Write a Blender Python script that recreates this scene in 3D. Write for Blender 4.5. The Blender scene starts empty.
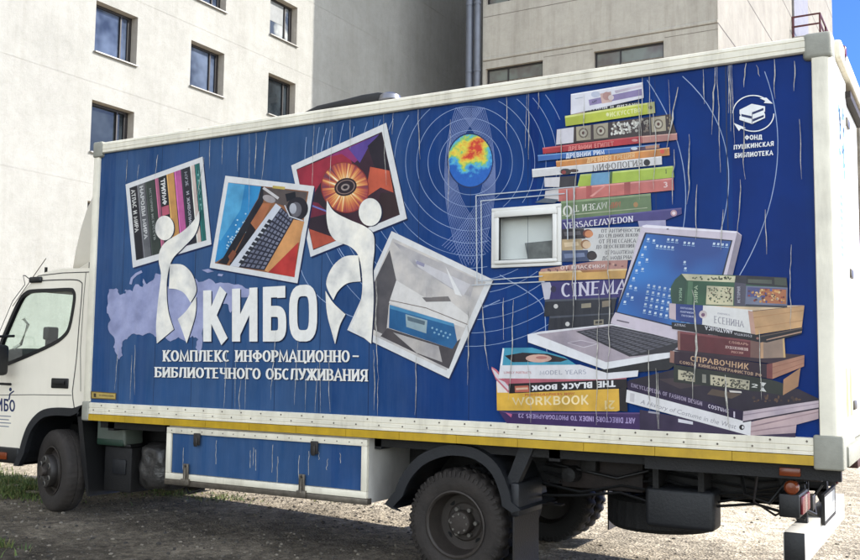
import bpy, bmesh, math, random
from mathutils import Vector, Matrix
random.seed(7)
sc = bpy.context.scene
COL = sc.collection
# ------------------------------------------------------------------ camera
CAM = Vector((7.02, -5.90, 1.535)); YAW, PITCH, ROLL, FPX = -0.5223, 0.0855, 0.0127, 934.2
fw = Vector((math.sin(YAW)*math.cos(PITCH), math.cos(YAW)*math.cos(PITCH), math.sin(PITCH)))
rt = Vector((math.cos(YAW), -math.sin(YAW), 0)); up = rt.cross(fw)
r2 = math.cos(ROLL)*rt + math.sin(ROLL)*up; u2 = -math.sin(ROLL)*rt + math.cos(ROLL)*up
cd = bpy.data.cameras.new('camera'); cam = bpy.data.objects.new('camera', cd); COL.objects.link(cam)
cd.sensor_width = 36; cd.lens = FPX/860*36; cd.clip_end = 3000; cd.clip_start = 0.05
cam.matrix_world = Matrix(((r2.x, u2.x, -fw.x, CAM.x), (r2.y, u2.y, -fw.y, CAM.y), (r2.z, u2.z, -fw.z, CAM.z), (0, 0, 0, 1)))
sc.camera = cam
def ray(px, py): return fw + (px-430)/FPX*r2 + (280-py)/FPX*u2
def on(px, py, Y=0.0):                       # photo measurement -> (x, z) on the vertical plane y=Y
    d = ray(px, py); p = CAM + d*((Y-CAM.y)/d.y); return (p.x, p.z)
# ------------------------------------------------------------------ light
SUN_AZ, SUN_EL = math.radians(25.1), math.radians(29.5)
w = bpy.data.worlds.new('World'); sc.world = w; w.use_nodes = True
nt = w.node_tree; bg = nt.nodes['Background']; sk = nt.nodes.new('ShaderNodeTexSky')
sk.sky_type = 'NISHITA'; sk.sun_disc = False; sk.sun_elevation = SUN_EL; sk.sun_rotation = math.pi/2-SUN_AZ
sk.air_density = 1.0; sk.dust_density = 0.0; sk.ozone_density = 1.5; sk.altitude = 800
hs = nt.nodes.new('ShaderNodeHueSaturation'); hs.inputs['Saturation'].default_value = .38; nt.links.new(sk.outputs[0], hs.inputs['Color'])
# the half of the sky away from the low haze (north) is a deeper blue than the hazy half behind the photographer
gtc = nt.nodes.new('ShaderNodeTexCoord'); gse = nt.nodes.new('ShaderNodeSeparateXYZ'); nt.links.new(gtc.outputs['Generated'], gse.inputs[0])
gmr = nt.nodes.new('ShaderNodeMapRange'); gmr.interpolation_type = 'SMOOTHSTEP'; gmr.inputs['From Min'].default_value = .15; gmr.inputs['From Max'].default_value = .85; nt.links.new(gse.outputs['Y'], gmr.inputs[0])
gmx = nt.nodes.new('ShaderNodeMix'); gmx.data_type = 'RGBA'; gmx.blend_type = 'MULTIPLY'; gmx.inputs[7].default_value = (.065, .155, .46, 1); nt.links.new(gmr.outputs[0], gmx.inputs[0]); nt.links.new(hs.outputs[0], gmx.inputs[6]); nt.links.new(gmx.outputs[2], bg.inputs[0])
bg.inputs[1].default_value = 0.15
sl = bpy.data.lights.new('sun', 'SUN'); sl.energy = 2.0; sl.angle = math.radians(0.5); sl.color = (1, .96, .90)
so = bpy.data.objects.new('sun', sl); COL.objects.link(so)
sv = Vector((math.cos(SUN_AZ)*math.cos(SUN_EL), math.sin(SUN_AZ)*math.cos(SUN_EL), math.sin(SUN_EL)))
so.rotation_euler = sv.to_track_quat('Z', 'Y').to_euler(); so.location = sv*40
vs = sc.view_settings; vs.view_transform = 'Standard'; vs.look = 'None'; vs.exposure = 2.15; vs.gamma = 1; vs.use_curve_mapping = False
# ------------------------------------------------------------------ materials
def lin(c):
    c /= 255.0
    return c/12.92 if c <= .04045 else ((c+.055)/1.055)**2.4
def L3(r, g, b, k=1.0): return (lin(r)*k, lin(g)*k, lin(b)*k, 1)
MC = {}
def newmat(name):
    m = bpy.data.materials.new(name); m.use_nodes = True
    return m, m.node_tree, m.node_tree.nodes['Principled BSDF']
def N(nt, t, **kw):
    n = nt.nodes.new(t)
    for k, v in kw.items(): setattr(n, k, v)
    return n
def noise(nt, scale=(1, 1, 1), s=5, detail=4, rough=.6, loc=(0, 0, 0)):
    tc = N(nt, 'ShaderNodeTexCoord'); mp = N(nt, 'ShaderNodeMapping'); mp.inputs['Scale'].default_value = scale; mp.inputs['Location'].default_value = loc
    no = N(nt, 'ShaderNodeTexNoise'); no.inputs['Scale'].default_value = s; no.inputs['Detail'].default_value = detail; no.inputs['Roughness'].default_value = rough
    nt.links.new(tc.outputs['Object'], mp.inputs[0]); nt.links.new(mp.outputs[0], no.inputs['Vector']); return no
def ramp(nt, src, stops):
    r = N(nt, 'ShaderNodeValToRGB'); e = r.color_ramp.elements
    while len(e) < len(stops): e.new(.5)
    for el, (p, c) in zip(e, stops): el.position = p; el.color = c if len(c) == 4 else (*c, 1)
    nt.links.new(src, r.inputs[0]); return r
def mul(nt, a, b, f=1.0, mode='MULTIPLY'):
    m = N(nt, 'ShaderNodeMix', data_type='RGBA', blend_type=mode); m.inputs[0].default_value = f
    for s, i in ((a, 6), (b, 7)):
        if hasattr(s, 'links'): nt.links.new(s, m.inputs[i])
        else: m.inputs[i].default_value = s
    return m.outputs[2]
def bump(nt, bs, src, strength, dist=.01):
    b = N(nt, 'ShaderNodeBump'); b.inputs['Strength'].default_value = strength; b.inputs['Distance'].default_value = dist
    nt.links.new(src, b.inputs['Height']); nt.links.new(b.outputs[0], bs.inputs['Normal'])
def std(name, col, rough=.5, metal=0, var=.12, vs_=3.0, scale=(1, 1, 1), bmp=0, bs_=60, stops=None, streak=0, k=1.0, spec=.5):
    if name in MC: return MC[name]
    m, nt, bs = newmat(name)
    bs.inputs['Roughness'].default_value = rough; bs.inputs['Metallic'].default_value = metal
    bs.inputs['Specular IOR Level'].default_value = spec
    n = noise(nt, scale, vs_, 6)
    r = ramp(nt, n.outputs[0], [(.3, (1-var*2,)*3), (.7, (1, 1, 1))])
    c = mul(nt, L3(*col, k), r.outputs[0])
    if streak:
        n2 = noise(nt, (3.2, 3.2, .4), 2.2, 7, .7); r2_ = ramp(nt, n2.outputs[0], [(.5, (1, 1, 1)), (.85, (1-streak, 1-streak*1.05, 1-streak*1.15))])
        c = mul(nt, c, r2_.outputs[0])
    nt.links.new(c, bs.inputs['Base Color'])
    if bmp: bump(nt, bs, noise(nt, (1, 1, 1), bs_, 5).outputs[0], bmp)
    MC[name] = m; return m
PK = 0.92
def P(r, g, b):                                # printed vinyl in one ink colour, faintly weathered
    key = 'print_%d_%d_%d' % (r, g, b)
    if key in MC: return MC[key]
    m, nt, bs = newmat(key)
    n = noise(nt, (1, 1, 1), 14, 6, .7); ra = ramp(nt, n.outputs[0], [(.25, (.86,)*3), (.6, (1, 1, 1))])
    n2 = noise(nt, (4, 4, .5), 2, 6, .7, (3, 0, 0)); rb = ramp(nt, n2.outputs[0], [(.45, (1, 1, 1)), (.8, (.90, .89, .86))])
    gy = (r+g+b)/3; q_ = [v*.88+gy*.12 for v in (r, g, b)]
    n3 = noise(nt, (1, 1, 1), 5.5, 3, .5, (hash((r, g, b)) % 17, 0, 3)); rc = ramp(nt, n3.outputs[0], [(.34, (.74, .75, .78)), (.5, (.96, .96, .96)), (.68, (1.12, 1.1, 1.06))])
    c = mul(nt, L3(*q_, PK), ra.outputs[0]); c = mul(nt, c, rb.outputs[0])
    if max(r, g, b)-min(r, g, b) > 14 or max(r, g, b) < 200: c = mul(nt, c, rc.outputs[0])
    nt.links.new(c, bs.inputs['Base Color'])
    bs.inputs['Roughness'].default_value = .3; bs.inputs['Specular IOR Level'].default_value = .25
    bump(nt, bs, noise(nt, (1.5, 1, .35), 3.2, 3).outputs[0], .25, .02)
    MC[key] = m; return m
def blue_mat():
    m, nt, bs = newmat('blue_vinyl')
    tc = N(nt, 'ShaderNodeTexCoord'); mp = N(nt, 'ShaderNodeMapping'); mp.inputs['Scale'].default_value = (2.3, 0, .02)
    wn = N(nt, 'ShaderNodeTexVoronoi'); wn.inputs['Scale'].default_value = 1.0
    nt.links.new(tc.outputs['Object'], mp.inputs[0]); nt.links.new(mp.outputs[0], wn.inputs['Vector'])
    base = ramp(nt, wn.outputs['Color'], [(.2, L3(14, 50, 108)), (.5, L3(20, 56, 112)), (.8, L3(28, 62, 114))])
    n = noise(nt, (1, 1, 1), 2.2, 6); ra = ramp(nt, n.outputs[0], [(.3, (.72,)*3), (.7, (1, 1, 1))])
    n2 = noise(nt, (5, 5, .45), 2.4, 8, .75); rb = ramp(nt, n2.outputs[0], [(.35, (0, 0, 0)), (1.0, (.3, .3, .3))])
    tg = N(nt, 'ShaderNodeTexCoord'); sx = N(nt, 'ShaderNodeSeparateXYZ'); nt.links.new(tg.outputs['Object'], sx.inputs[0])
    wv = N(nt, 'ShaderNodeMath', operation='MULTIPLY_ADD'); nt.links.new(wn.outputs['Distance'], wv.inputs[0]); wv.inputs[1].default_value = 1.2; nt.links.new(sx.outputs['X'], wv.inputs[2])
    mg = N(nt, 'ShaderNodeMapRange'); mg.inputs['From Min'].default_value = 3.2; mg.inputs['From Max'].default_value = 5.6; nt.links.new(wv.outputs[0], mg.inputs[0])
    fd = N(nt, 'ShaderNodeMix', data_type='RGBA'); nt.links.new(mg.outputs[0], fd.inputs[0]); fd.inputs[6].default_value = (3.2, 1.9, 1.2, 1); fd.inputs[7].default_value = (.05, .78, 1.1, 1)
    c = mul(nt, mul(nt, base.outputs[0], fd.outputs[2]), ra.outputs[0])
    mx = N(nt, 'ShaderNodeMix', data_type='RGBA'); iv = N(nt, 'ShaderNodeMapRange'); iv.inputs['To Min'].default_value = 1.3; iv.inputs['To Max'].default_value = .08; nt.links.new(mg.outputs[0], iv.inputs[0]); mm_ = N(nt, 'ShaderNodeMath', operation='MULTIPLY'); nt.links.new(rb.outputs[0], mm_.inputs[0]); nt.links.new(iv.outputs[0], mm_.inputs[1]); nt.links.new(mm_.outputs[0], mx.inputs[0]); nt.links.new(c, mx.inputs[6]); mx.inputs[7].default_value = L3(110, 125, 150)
    nt.links.new(mx.outputs[2], bs.inputs['Base Color'])
    bs.inputs['Roughness'].default_value = .3; bs.inputs['Specular IOR Level'].default_value = .09
    bump(nt, bs, noise(nt, (1.5, 1, .35), 3.2, 3).outputs[0], .2, .02)
    return m
BLUE = blue_mat()
WHITE = std('white_rail', (236, 228, 206), .45, var=.12, vs_=3.5, streak=.38, bmp=.1)
REARW = std('white_box_skin', (226, 224, 216), .42, var=.06, streak=.12)
GRIME = std('road_dust', (120, 108, 90), .95, var=.3)
CAP = std('grey_corner_cap', (152, 150, 136), .55, var=.14, vs_=9, bmp=.2)
YEL = std('yellow_reflective_tape', (196, 158, 30), .4, var=.16, vs_=6, streak=.3)
CABW = std('cab_paint', (240, 231, 211), .28, var=.05, vs_=1.5, streak=.10)
CREAM = std('cream_plastic', (208, 200, 182), .45, var=.06)
BLACK = std('black_plastic', (13, 13, 14), .5, var=.2, vs_=8, bmp=.15)
RUB = std('tyre_rubber', (50, 44, 39), .8, var=.25, vs_=7, bmp=.5, bs_=40)
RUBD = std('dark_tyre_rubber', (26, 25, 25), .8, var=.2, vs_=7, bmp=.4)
RIM = std('dusty_rim', (62, 55, 49), .6, metal=.2, var=.25, vs_=6, bmp=.3)
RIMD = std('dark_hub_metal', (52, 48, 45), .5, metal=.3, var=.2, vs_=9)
HUB = std('hub_metal', (120, 116, 108), .5, metal=.4, var=.2, vs_=20)
CHAS = std('chassis_steel', (17, 15, 14), .65, var=.35, vs_=5, bmp=.4)
RUSTY = std('rusty_chassis_steel', (40, 29, 24), .7, var=.4, vs_=6, bmp=.4)
FEND = std('dark_mudguard_plastic', (25, 27, 31), .5, var=.2, vs_=5, bmp=.2)
FLAP = std('rubber_mud_flap', (38, 33, 29), .6, var=.25, vs_=4, bmp=.3)
GREYP = std('grey_box_side', (196, 192, 184), .5, var=.12, vs_=4, streak=.25)
STEEL = std('worn_steel', (120, 112, 100), .45, metal=.6, var=.25, vs_=12)
ORA = std('orange_lens', (118, 54, 24), .25, var=.1, vs_=20)
RED = std('red_lens', (100, 30, 38), .25, var=.1, vs_=20)
WREF = std('clear_lens', (120, 100, 96), .2, var=.1)
SHAPEM = std('grey_pane_shape', (128, 130, 127), .8, var=.3, vs_=12)
SEAM = std('dark_seam', (40, 42, 46), .8)
PEEL = std('peeled_vinyl_edge', (205, 200, 188), .7, var=.35, vs_=25)
WRAPM = std('crumpled_black_plastic_sheet', (70, 68, 66), .28, var=.4, vs_=9, bmp=1.0, bs_=14)
GREENP = std('green_tinted_plastic', (98, 106, 96), .5, var=.2, vs_=3)
BRW = std('brown_red_steel', (84, 50, 44), .6, var=.3, vs_=8)
INTER = std('cab_interior_trim', (60, 58, 56), .8, var=.2)
SEAT = std('blind_fabric', (240, 240, 234), .8, var=.1, vs_=2)
def glass_mat(name, tint, mixf=.07):
    m = bpy.data.materials.new(name); m.use_nodes = True; nt = m.node_tree; nt.nodes.clear()
    o = N(nt, 'ShaderNodeOutputMaterial'); t = N(nt, 'ShaderNodeBsdfTransparent'); g = N(nt, 'ShaderNodeBsdfGlossy'); mx = N(nt, 'ShaderNodeMixShader')
    lw = N(nt, 'ShaderNodeLayerWeight'); pw = N(nt, 'ShaderNodeMath', operation='POWER'); nt.links.new(lw.outputs['Facing'], pw.inputs[0]); pw.inputs[1].default_value = 4
    fr = N(nt, 'ShaderNodeMath', operation='MULTIPLY_ADD'); nt.links.new(pw.outputs[0], fr.inputs[0]); fr.inputs[1].default_value = .9; fr.inputs[2].default_value = mixf
    t.inputs[0].default_value = tint; g.inputs['Roughness'].default_value = .02; g.inputs['Color'].default_value = (.95, .97, 1, 1)
    nt.links.new(fr.outputs[0], mx.inputs[0]); nt.links.new(t.outputs[0], mx.inputs[1]); nt.links.new(g.outputs[0], mx.inputs[2]); nt.links.new(mx.outputs[0], o.inputs[0])
    return m
GLASS = glass_mat('cab_glass', (.84, .92, .88, 1))
PANEG = glass_mat('small_window_glass', (.90, .92, .91, 1), .03)
# ------------------------------------------------------------------ mesh builder
class M:
    def __init__(s): s.v = []; s.f = []; s.mi = []; s.mats = []; s.sm = []
    def m(s, mat):
        if mat not in s.mats: s.mats.append(mat)
        return s.mats.index(mat)
    def add(s, vs_, fs, mat, smooth=False):
        o = len(s.v); s.v += [tuple(v) for v in vs_]; i = s.m(mat)
        for f in fs: s.f.append([o+k for k in f]); s.mi.append(i); s.sm.append(smooth)
    def box(s, x0, x1, y0, y1, z0, z1, mat, r=0, seg=2, rot=None, smooth=None):
        bm = bmesh.new(); bmesh.ops.create_cube(bm, size=1)
        for v in bm.verts: v.co = Vector(((v.co.x+.5)*(x1-x0)+x0, (v.co.y+.5)*(y1-y0)+y0, (v.co.z+.5)*(z1-z0)+z0))
        if r: bmesh.ops.bevel(bm, geom=bm.edges[:], offset=r, segments=seg, profile=.5, affect='EDGES')
        if rot:
            c, mt = rot
            for v in bm.verts: v.co = Vector(c)+mt @ (v.co-Vector(c))
        bm.verts.index_update()
        s.add([v.co for v in bm.verts], [[v.index for v in f.verts] for f in bm.faces], mat, bool(r)); bm.free()
    def prism(s, pts, y0, y1, mat, bev=0, smooth=False, ax='y'):       # pts = (x,z) outline, extruded along y
        bm = bmesh.new()
        def mk(p, y): return (p[0], y, p[1]) if ax == 'y' else ((y, p[0], p[1]) if ax == 'x' else (p[0], p[1], y))
        a = [bm.verts.new(mk(p, y0)) for p in pts]; b = [bm.verts.new(mk(p, y1)) for p in pts]; n = len(pts)
        fa = bm.faces.new(a); fb = bm.faces.new(b[::-1])
        for i in range(n): bm.faces.new((a[i], b[i], b[(i+1) % n], a[(i+1) % n]))
        bmesh.ops.recalc_face_normals(bm, faces=bm.faces[:])
        if bev:
            bmesh.ops.bevel(bm, geom=[e for e in bm.edges if (e in fa.edges[:] or e in fb.edges[:])], offset=bev, segments=3, profile=.5, affect='EDGES')
        bmesh.ops.triangulate(bm, faces=[f for f in bm.faces if len(f.verts) > 4])
        bm.verts.index_update(); s.add([v.co for v in bm.verts], [[v.index for v in f.verts] for f in bm.faces], mat, smooth); bm.free()
    def tube(s, pts, r, mat, n=10, closed=False):
        pts = [Vector(p) for p in pts]; vs_ = []; fs = []
        for i, p in enumerate(pts):
            a = pts[i-1] if i > 0 else (pts[-1] if closed else pts[0]); b = pts[i+1] if i < len(pts)-1 else (pts[0] if closed else pts[-1])
            d = (b-a).normalized(); h = Vector((0, 0, 1)) if abs(d.z) < .9 else Vector((1, 0, 0))
            u = d.cross(h).normalized(); v = d.cross(u)
            for k in range(n):
                t = 2*math.pi*k/n; vs_.append(p+u*math.cos(t)*r+v*math.sin(t)*r)
        m = len(pts)
        for i in range(m if closed else m-1):
            for k in range(n):
                j = (i+1) % m; fs.append((i*n+k, i*n+(k+1) % n, j*n+(k+1) % n, j*n+k))
        if not closed: fs.append(tuple(range(n))[::-1]); fs.append(tuple((m-1)*n+k for k in range(n)))
        s.add(vs_, fs, mat, True)
    def lathe(s, prof, c, mat, n=64, axis='y', fn=None, rotm=None):    # prof = (r, along)
        vs_ = []; fs = []
        for j in range(n):
            t = 2*math.pi*j/n
            for i, (r, a) in enumerate(prof):
                rr = fn(r, a, j, i) if fn else r
                p = Vector((rr*math.cos(t), a, rr*math.sin(t))) if axis == 'y' else Vector((rr*math.cos(t), rr*math.sin(t), a))
                if rotm: p = rotm @ p
                vs_.append(Vector(c)+p)
        k = len(prof)
        for j in range(n):
            for i in range(k-1): fs.append((j*k+i, j*k+i+1, ((j+1) % n)*k+i+1, ((j+1) % n)*k+i))
        s.add(vs_, fs, mat, True)
    def build(s, name, parent=None, fix=True, auto=True):
        me = bpy.data.meshes.new(name); me.from_pydata(s.v, [], s.f)
        for m in s.mats: me.materials.append(m)
        me.polygons.foreach_set('material_index', s.mi); me.polygons.foreach_set('use_smooth', s.sm)
        if fix:
            bm = bmesh.new(); bm.from_mesh(me); bmesh.ops.recalc_face_normals(bm, faces=bm.faces[:]); bm.to_mesh(me); bm.free()
        if auto and any(s.sm): me.set_sharp_from_angle(angle=math.radians(38))
        o = bpy.data.objects.new(name, me); COL.objects.link(o)
        if parent: o.parent = parent
        return o
def tag(o, label=None, cat=None, group=None, kind=None):
    if label: o['label'] = label
    if cat: o['category'] = cat
    if group: o['group'] = group
    if kind: o['kind'] = kind
    return o
def empty(name, loc=(0, 0, 0)):
    o = bpy.data.objects.new(name, None); COL.objects.link(o); o.location = loc; return o
# ------------------------------------------------------------------ stroke lettering
def E(cx, cy, rx, ry, a0, a1, n=12, p=2.0):
    out = []
    for i in range(n+1):
        t = math.radians(a0+(a1-a0)*i/n); c, s_ = math.cos(t), math.sin(t)
        out.append((cx+rx*math.copysign(abs(c)**(2/p), c), cy+ry*math.copysign(abs(s_)**(2/p), s_)))
    return out
def glyphs(p=2.0):
    e = lambda *a: E(*a, n=(26 if p > 2.5 else 14), p=p)
    st = lambda x: [(x, 0), (x, 1)]
    G = {
     'А': (.76, [[(.03, 0), (.38, 1), (.73, 0)], [(.17, .32), (.59, .32)]]),
     'Б': (.66, [st(.12), [(.12, 1), (.55, 1), (.55, .86)], [(.12, .56)]+e(.34, .28, .24, .28, 90, -90)+[(.12, 0)]]),
     'В': (.68, [st(.12), [(.12, 1)]+e(.34, .76, .21, .24, 90, -90)+[(.12, .52)], [(.12, .52)]+e(.35, .26, .25, .26, 90, -90)+[(.12, 0)]]),
     'Г': (.6, [st(.12), [(.12, 1), (.55, 1), (.55, .84)]]),
     'Д': (.78, [[(.06, -.18), (.06, 0), (.72, 0), (.72, -.18)], [(.16, 0), (.27, 1), (.61, 1), (.61, 0)]]),
     'Е': (.64, [st(.12), [(.12, 1), (.56, 1)], [(.12, .52), (.48, .52)], [(.12, 0), (.58, 0)]]),
     'Ж': (1.0, [st(.5), [(.04, 0), (.40, .52), (.06, 1)], [(.96, 0), (.60, .52), (.94, 1)], [(.38, .52), (.62, .52)]]),
     'З': (.6, [e(.28, .76, .22, .24, 150, -90), e(.3, .26, .25, .26, 90, -150)]),
     'И': (.76, [st(.12), st(.64), [(.13, .08), (.63, .92)]]),
     'К': (.70, [st(.12), [(.12, .5), (.26, .5), (.60, 1)], [(.26, .52), (.64, 0)]]),
     'Л': (.74, [[(.04, 0), (.14, .06), (.22, 1), (.62, 1), (.62, 0)]]),
     'М': (.9, [[(.09, 0), (.13, .97), (.45, .12), (.77, .97), (.81, 0)]]),
     'Н': (.76, [st(.12), st(.64), [(.12, .5), (.64, .5)]]),
     'О': (.76, [e(.38, .5, .30, .5, 0, 360)]),
     'П': (.76, [[(.12, 0), (.12, 1), (.64, 1), (.64, 0)]]),
     'Р': (.64, [st(.12), [(.12, 1)]+e(.34, .72, .24, .28, 90, -90)+[(.12, .44)]]),
     'С': (.68, [e(.38, .5, .30, .5, 52, 308)]),
     'Т': (.68, [st(.34), [(.04, .86), (.04, 1), (.64, 1), (.64, .86)]]),
     'У': (.68, [[(.04, 1), (.35, .38)], [(.64, 1), (.32, .1), (.12, .02)]]),
     'Ф': (.9, [st(.45), e(.45, .52, .36, .29, 0, 360)]),
     'Х': (.7, [[(.04, 0), (.64, 1)], [(.06, 1), (.66, 0)]]),
     'Ц': (.8, [st(.12), st(.62), [(.12, 0), (.74, 0), (.74, -.2)]]),
     'Ч': (.7, [st(.58), [(.1, 1), (.1, .66)]+e(.32, .62, .22, .16, 180, 270)+[(.58, .48)]]),
     'Ш': (1.0, [st(.12), st(.5), st(.88), [(.12, 0), (.88, 0)]]),
     'Ы': (.86, [st(.12), st(.76), [(.12, .54)]+e(.3, .27, .22, .27, 90, -90)+[(.12, 0)]]),
     'Ь': (.64, [st(.12), [(.12, .56)]+e(.34, .28, .24, .28, 90, -90)+[(.12, 0)]]),
     'Ю': (1.02, [st(.12), [(.12, .5), (.38, .5)], e(.67, .5, .28, .5, 0, 360)]),
     'Я': (.7, [st(.58), [(.58, 1)]+e(.34, .72, .23, .28, 90, 270)+[(.58, .44)], [(.36, .45), (.06, 0)]]),
     'D': (.74, [st(.12), [(.12, 1)]+e(.36, .5, .30, .5, 90, -90)+[(.12, 0)]]),
     'G': (.74, [e(.38, .5, .30, .5, 52, 340)+[(.66, .45), (.42, .45)]]),
     'I': (.3, [st(.15)]), 'L': (.6, [st(.12), [(.12, 0), (.56, 0), (.56, .14)]]),
     'N': (.78, [st(.12), st(.66), [(.13, .95), (.65, .05)]]),
     'R': (.7, [st(.12), [(.12, 1)]+e(.34, .74, .22, .26, 90, -90)+[(.12, .48)], [(.36, .48), (.64, 0)]]),
     'S': (.6, [e(.3, .75, .22, .25, 40, 250)+e(.3, .26, .24, .26, 80, -140)]),
     'V': (.74, [[(.03, 1), (.37, 0), (.71, 1)]]), 'W': (1.05, [[(.03, 1), (.29, .02), (.52, .95), (.76, .02), (1.02, 1)]]),
     'U': (.72, [[(.12, 1), (.12, .35)]+e(.36, .3, .24, .3, 180, 360)+[(.6, .35), (.6, 1)]]),
     'Y': (.7, [[(.03, 1), (.35, .5), (.67, 1)], [(.35, .5), (.35, 0)]]), 'Z': (.64, [[(.06, 1), (.58, 1), (.06, 0), (.58, 0)]]),
     '-': (.5, [[(.08, .45), (.42, .45)]]), '/': (.4, [[(.02, 0), (.38, 1)]]), '.': (.2, [[(.06, 0), (.06, .1)]]),
     '2': (.6, [e(.3, .72, .22, .28, 160, -20)+[(.08, 0), (.56, 0)]]), '1': (.4, [[(.08, .8), (.22, 1), (.22, 0)]]),
     '3': (.6, [e(.28, .76, .22, .24, 150, -90), e(.3, .26, .25, .26, 90, -150)]), ' ': (.36, []), "'": (.2, [[(.1, .75), (.1, 1)]]),
    }
    for a, b in zip('ABCEHKMOPTX', 'АВСЕНКМОРТХ'): G[a] = G[b]
    G['F'] = (.58, [st(.12), [(.12, 1), (.56, 1)], [(.12, .52), (.46, .52)]]); G['B'] = G['В']
    return G
GR, GS = glyphs(2.0), glyphs(3.2)
def strip(pts, hw):
    """mitred ribbon polygons in 2-D; hw(dx,dy) -> half width"""
    n = len(pts); closed = n > 3 and math.dist(pts[0], pts[-1]) < 1e-6
    L, R = [], []
    for i in range(n):
        a = pts[i-1] if i > 0 else (pts[-2] if closed else None); b = pts[i+1] if i < n-1 else (pts[1] if closed else None); p = pts[i]
        ds = []
        for q0, q1 in ((a, p), (p, b)):
            if q0 is None or q1 is None: continue
            d = (q1[0]-q0[0], q1[1]-q0[1]); l = math.hypot(*d) or 1e-9; ds.append((d[0]/l, d[1]/l))
        if len(ds) == 1: ds = ds*2
        d0, d1 = ds; h0, h1 = hw(*d0), hw(*d1)
        n0, n1 = (-d0[1], d0[0]), (-d1[1], d1[0]); cr = d0[0]*d1[1]-d0[1]*d1[0]; dt = d0[0]*d1[0]+d0[1]*d1[1]
        if abs(cr) < .05 or dt < -.97:
            h = (h0+h1)/2; o = (n0[0]*h, n0[1]*h)
        else:      # intersection of the two offset lines
            ax, ay = n0[0]*h0, n0[1]*h0; bx, by = n1[0]*h1, n1[1]*h1
            t = ((bx-ax)*d1[1]-(by-ay)*d1[0])/cr; o = (ax+d0[0]*t, ay+d0[1]*t)
            l = math.hypot(*o); mx = 1.5*max(h0, h1)
            if l > mx: o = (o[0]*mx/l, o[1]*mx/l)
        L.append((p[0]+o[0], p[1]+o[1])); R.append((p[0]-o[0], p[1]-o[1]))
    return [[L[i], L[i+1], R[i+1], R[i]] for i in range(n-1)]
def text_polys(s, G=GR, thick=.15, thin=.07, serif=True, gap=.10):
    """list of stroke groups, in units of cap height; returns (groups, width)"""
    out = []; x = 0; hw = lambda dx, dy: (thin+(thick-thin)*abs(dy)**1.5)/2
    for ch in s:
        wd, paths = G.get(ch, G[' '])
        for p in paths:
            h_ = thin/2; q = [(x+a, h_+b*(1-2*h_)) for a, b in p]
            for e_, n_ in ((0, 1), (-1, -2)):
                if p[e_][1] in (0, 1) and abs(p[n_][1]-p[e_][1]) > .2 and abs(p[n_][0]-p[e_][0]) < abs(p[n_][1]-p[e_][1])*1.4: q[e_] = (q[e_][0], p[e_][1])
            vert = len(p) == 2
            out.append(strip(q, hw))
            if serif:
                for end, nb in ((q[0], q[1]), (q[-1], q[-2])):
                    if (end[1] in (0, 1)) and abs(nb[1]-end[1]) > .2 and abs(nb[0]-end[0]) < abs(nb[1]-end[1])*1.4:
                        sgn = 1 if end[1] == 0 else -1; k = thick*.5+.075
                        out.append([[(end[0]-k, end[1]), (end[0]+k, end[1]), (end[0]+k, end[1]+sgn*.05), (end[0]+thick*.5, end[1]+sgn*.09), (end[0]-thick*.5, end[1]+sgn*.09), (end[0]-k, end[1]+sgn*.05)]])
        x += wd+gap
    return out, x-gap
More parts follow.
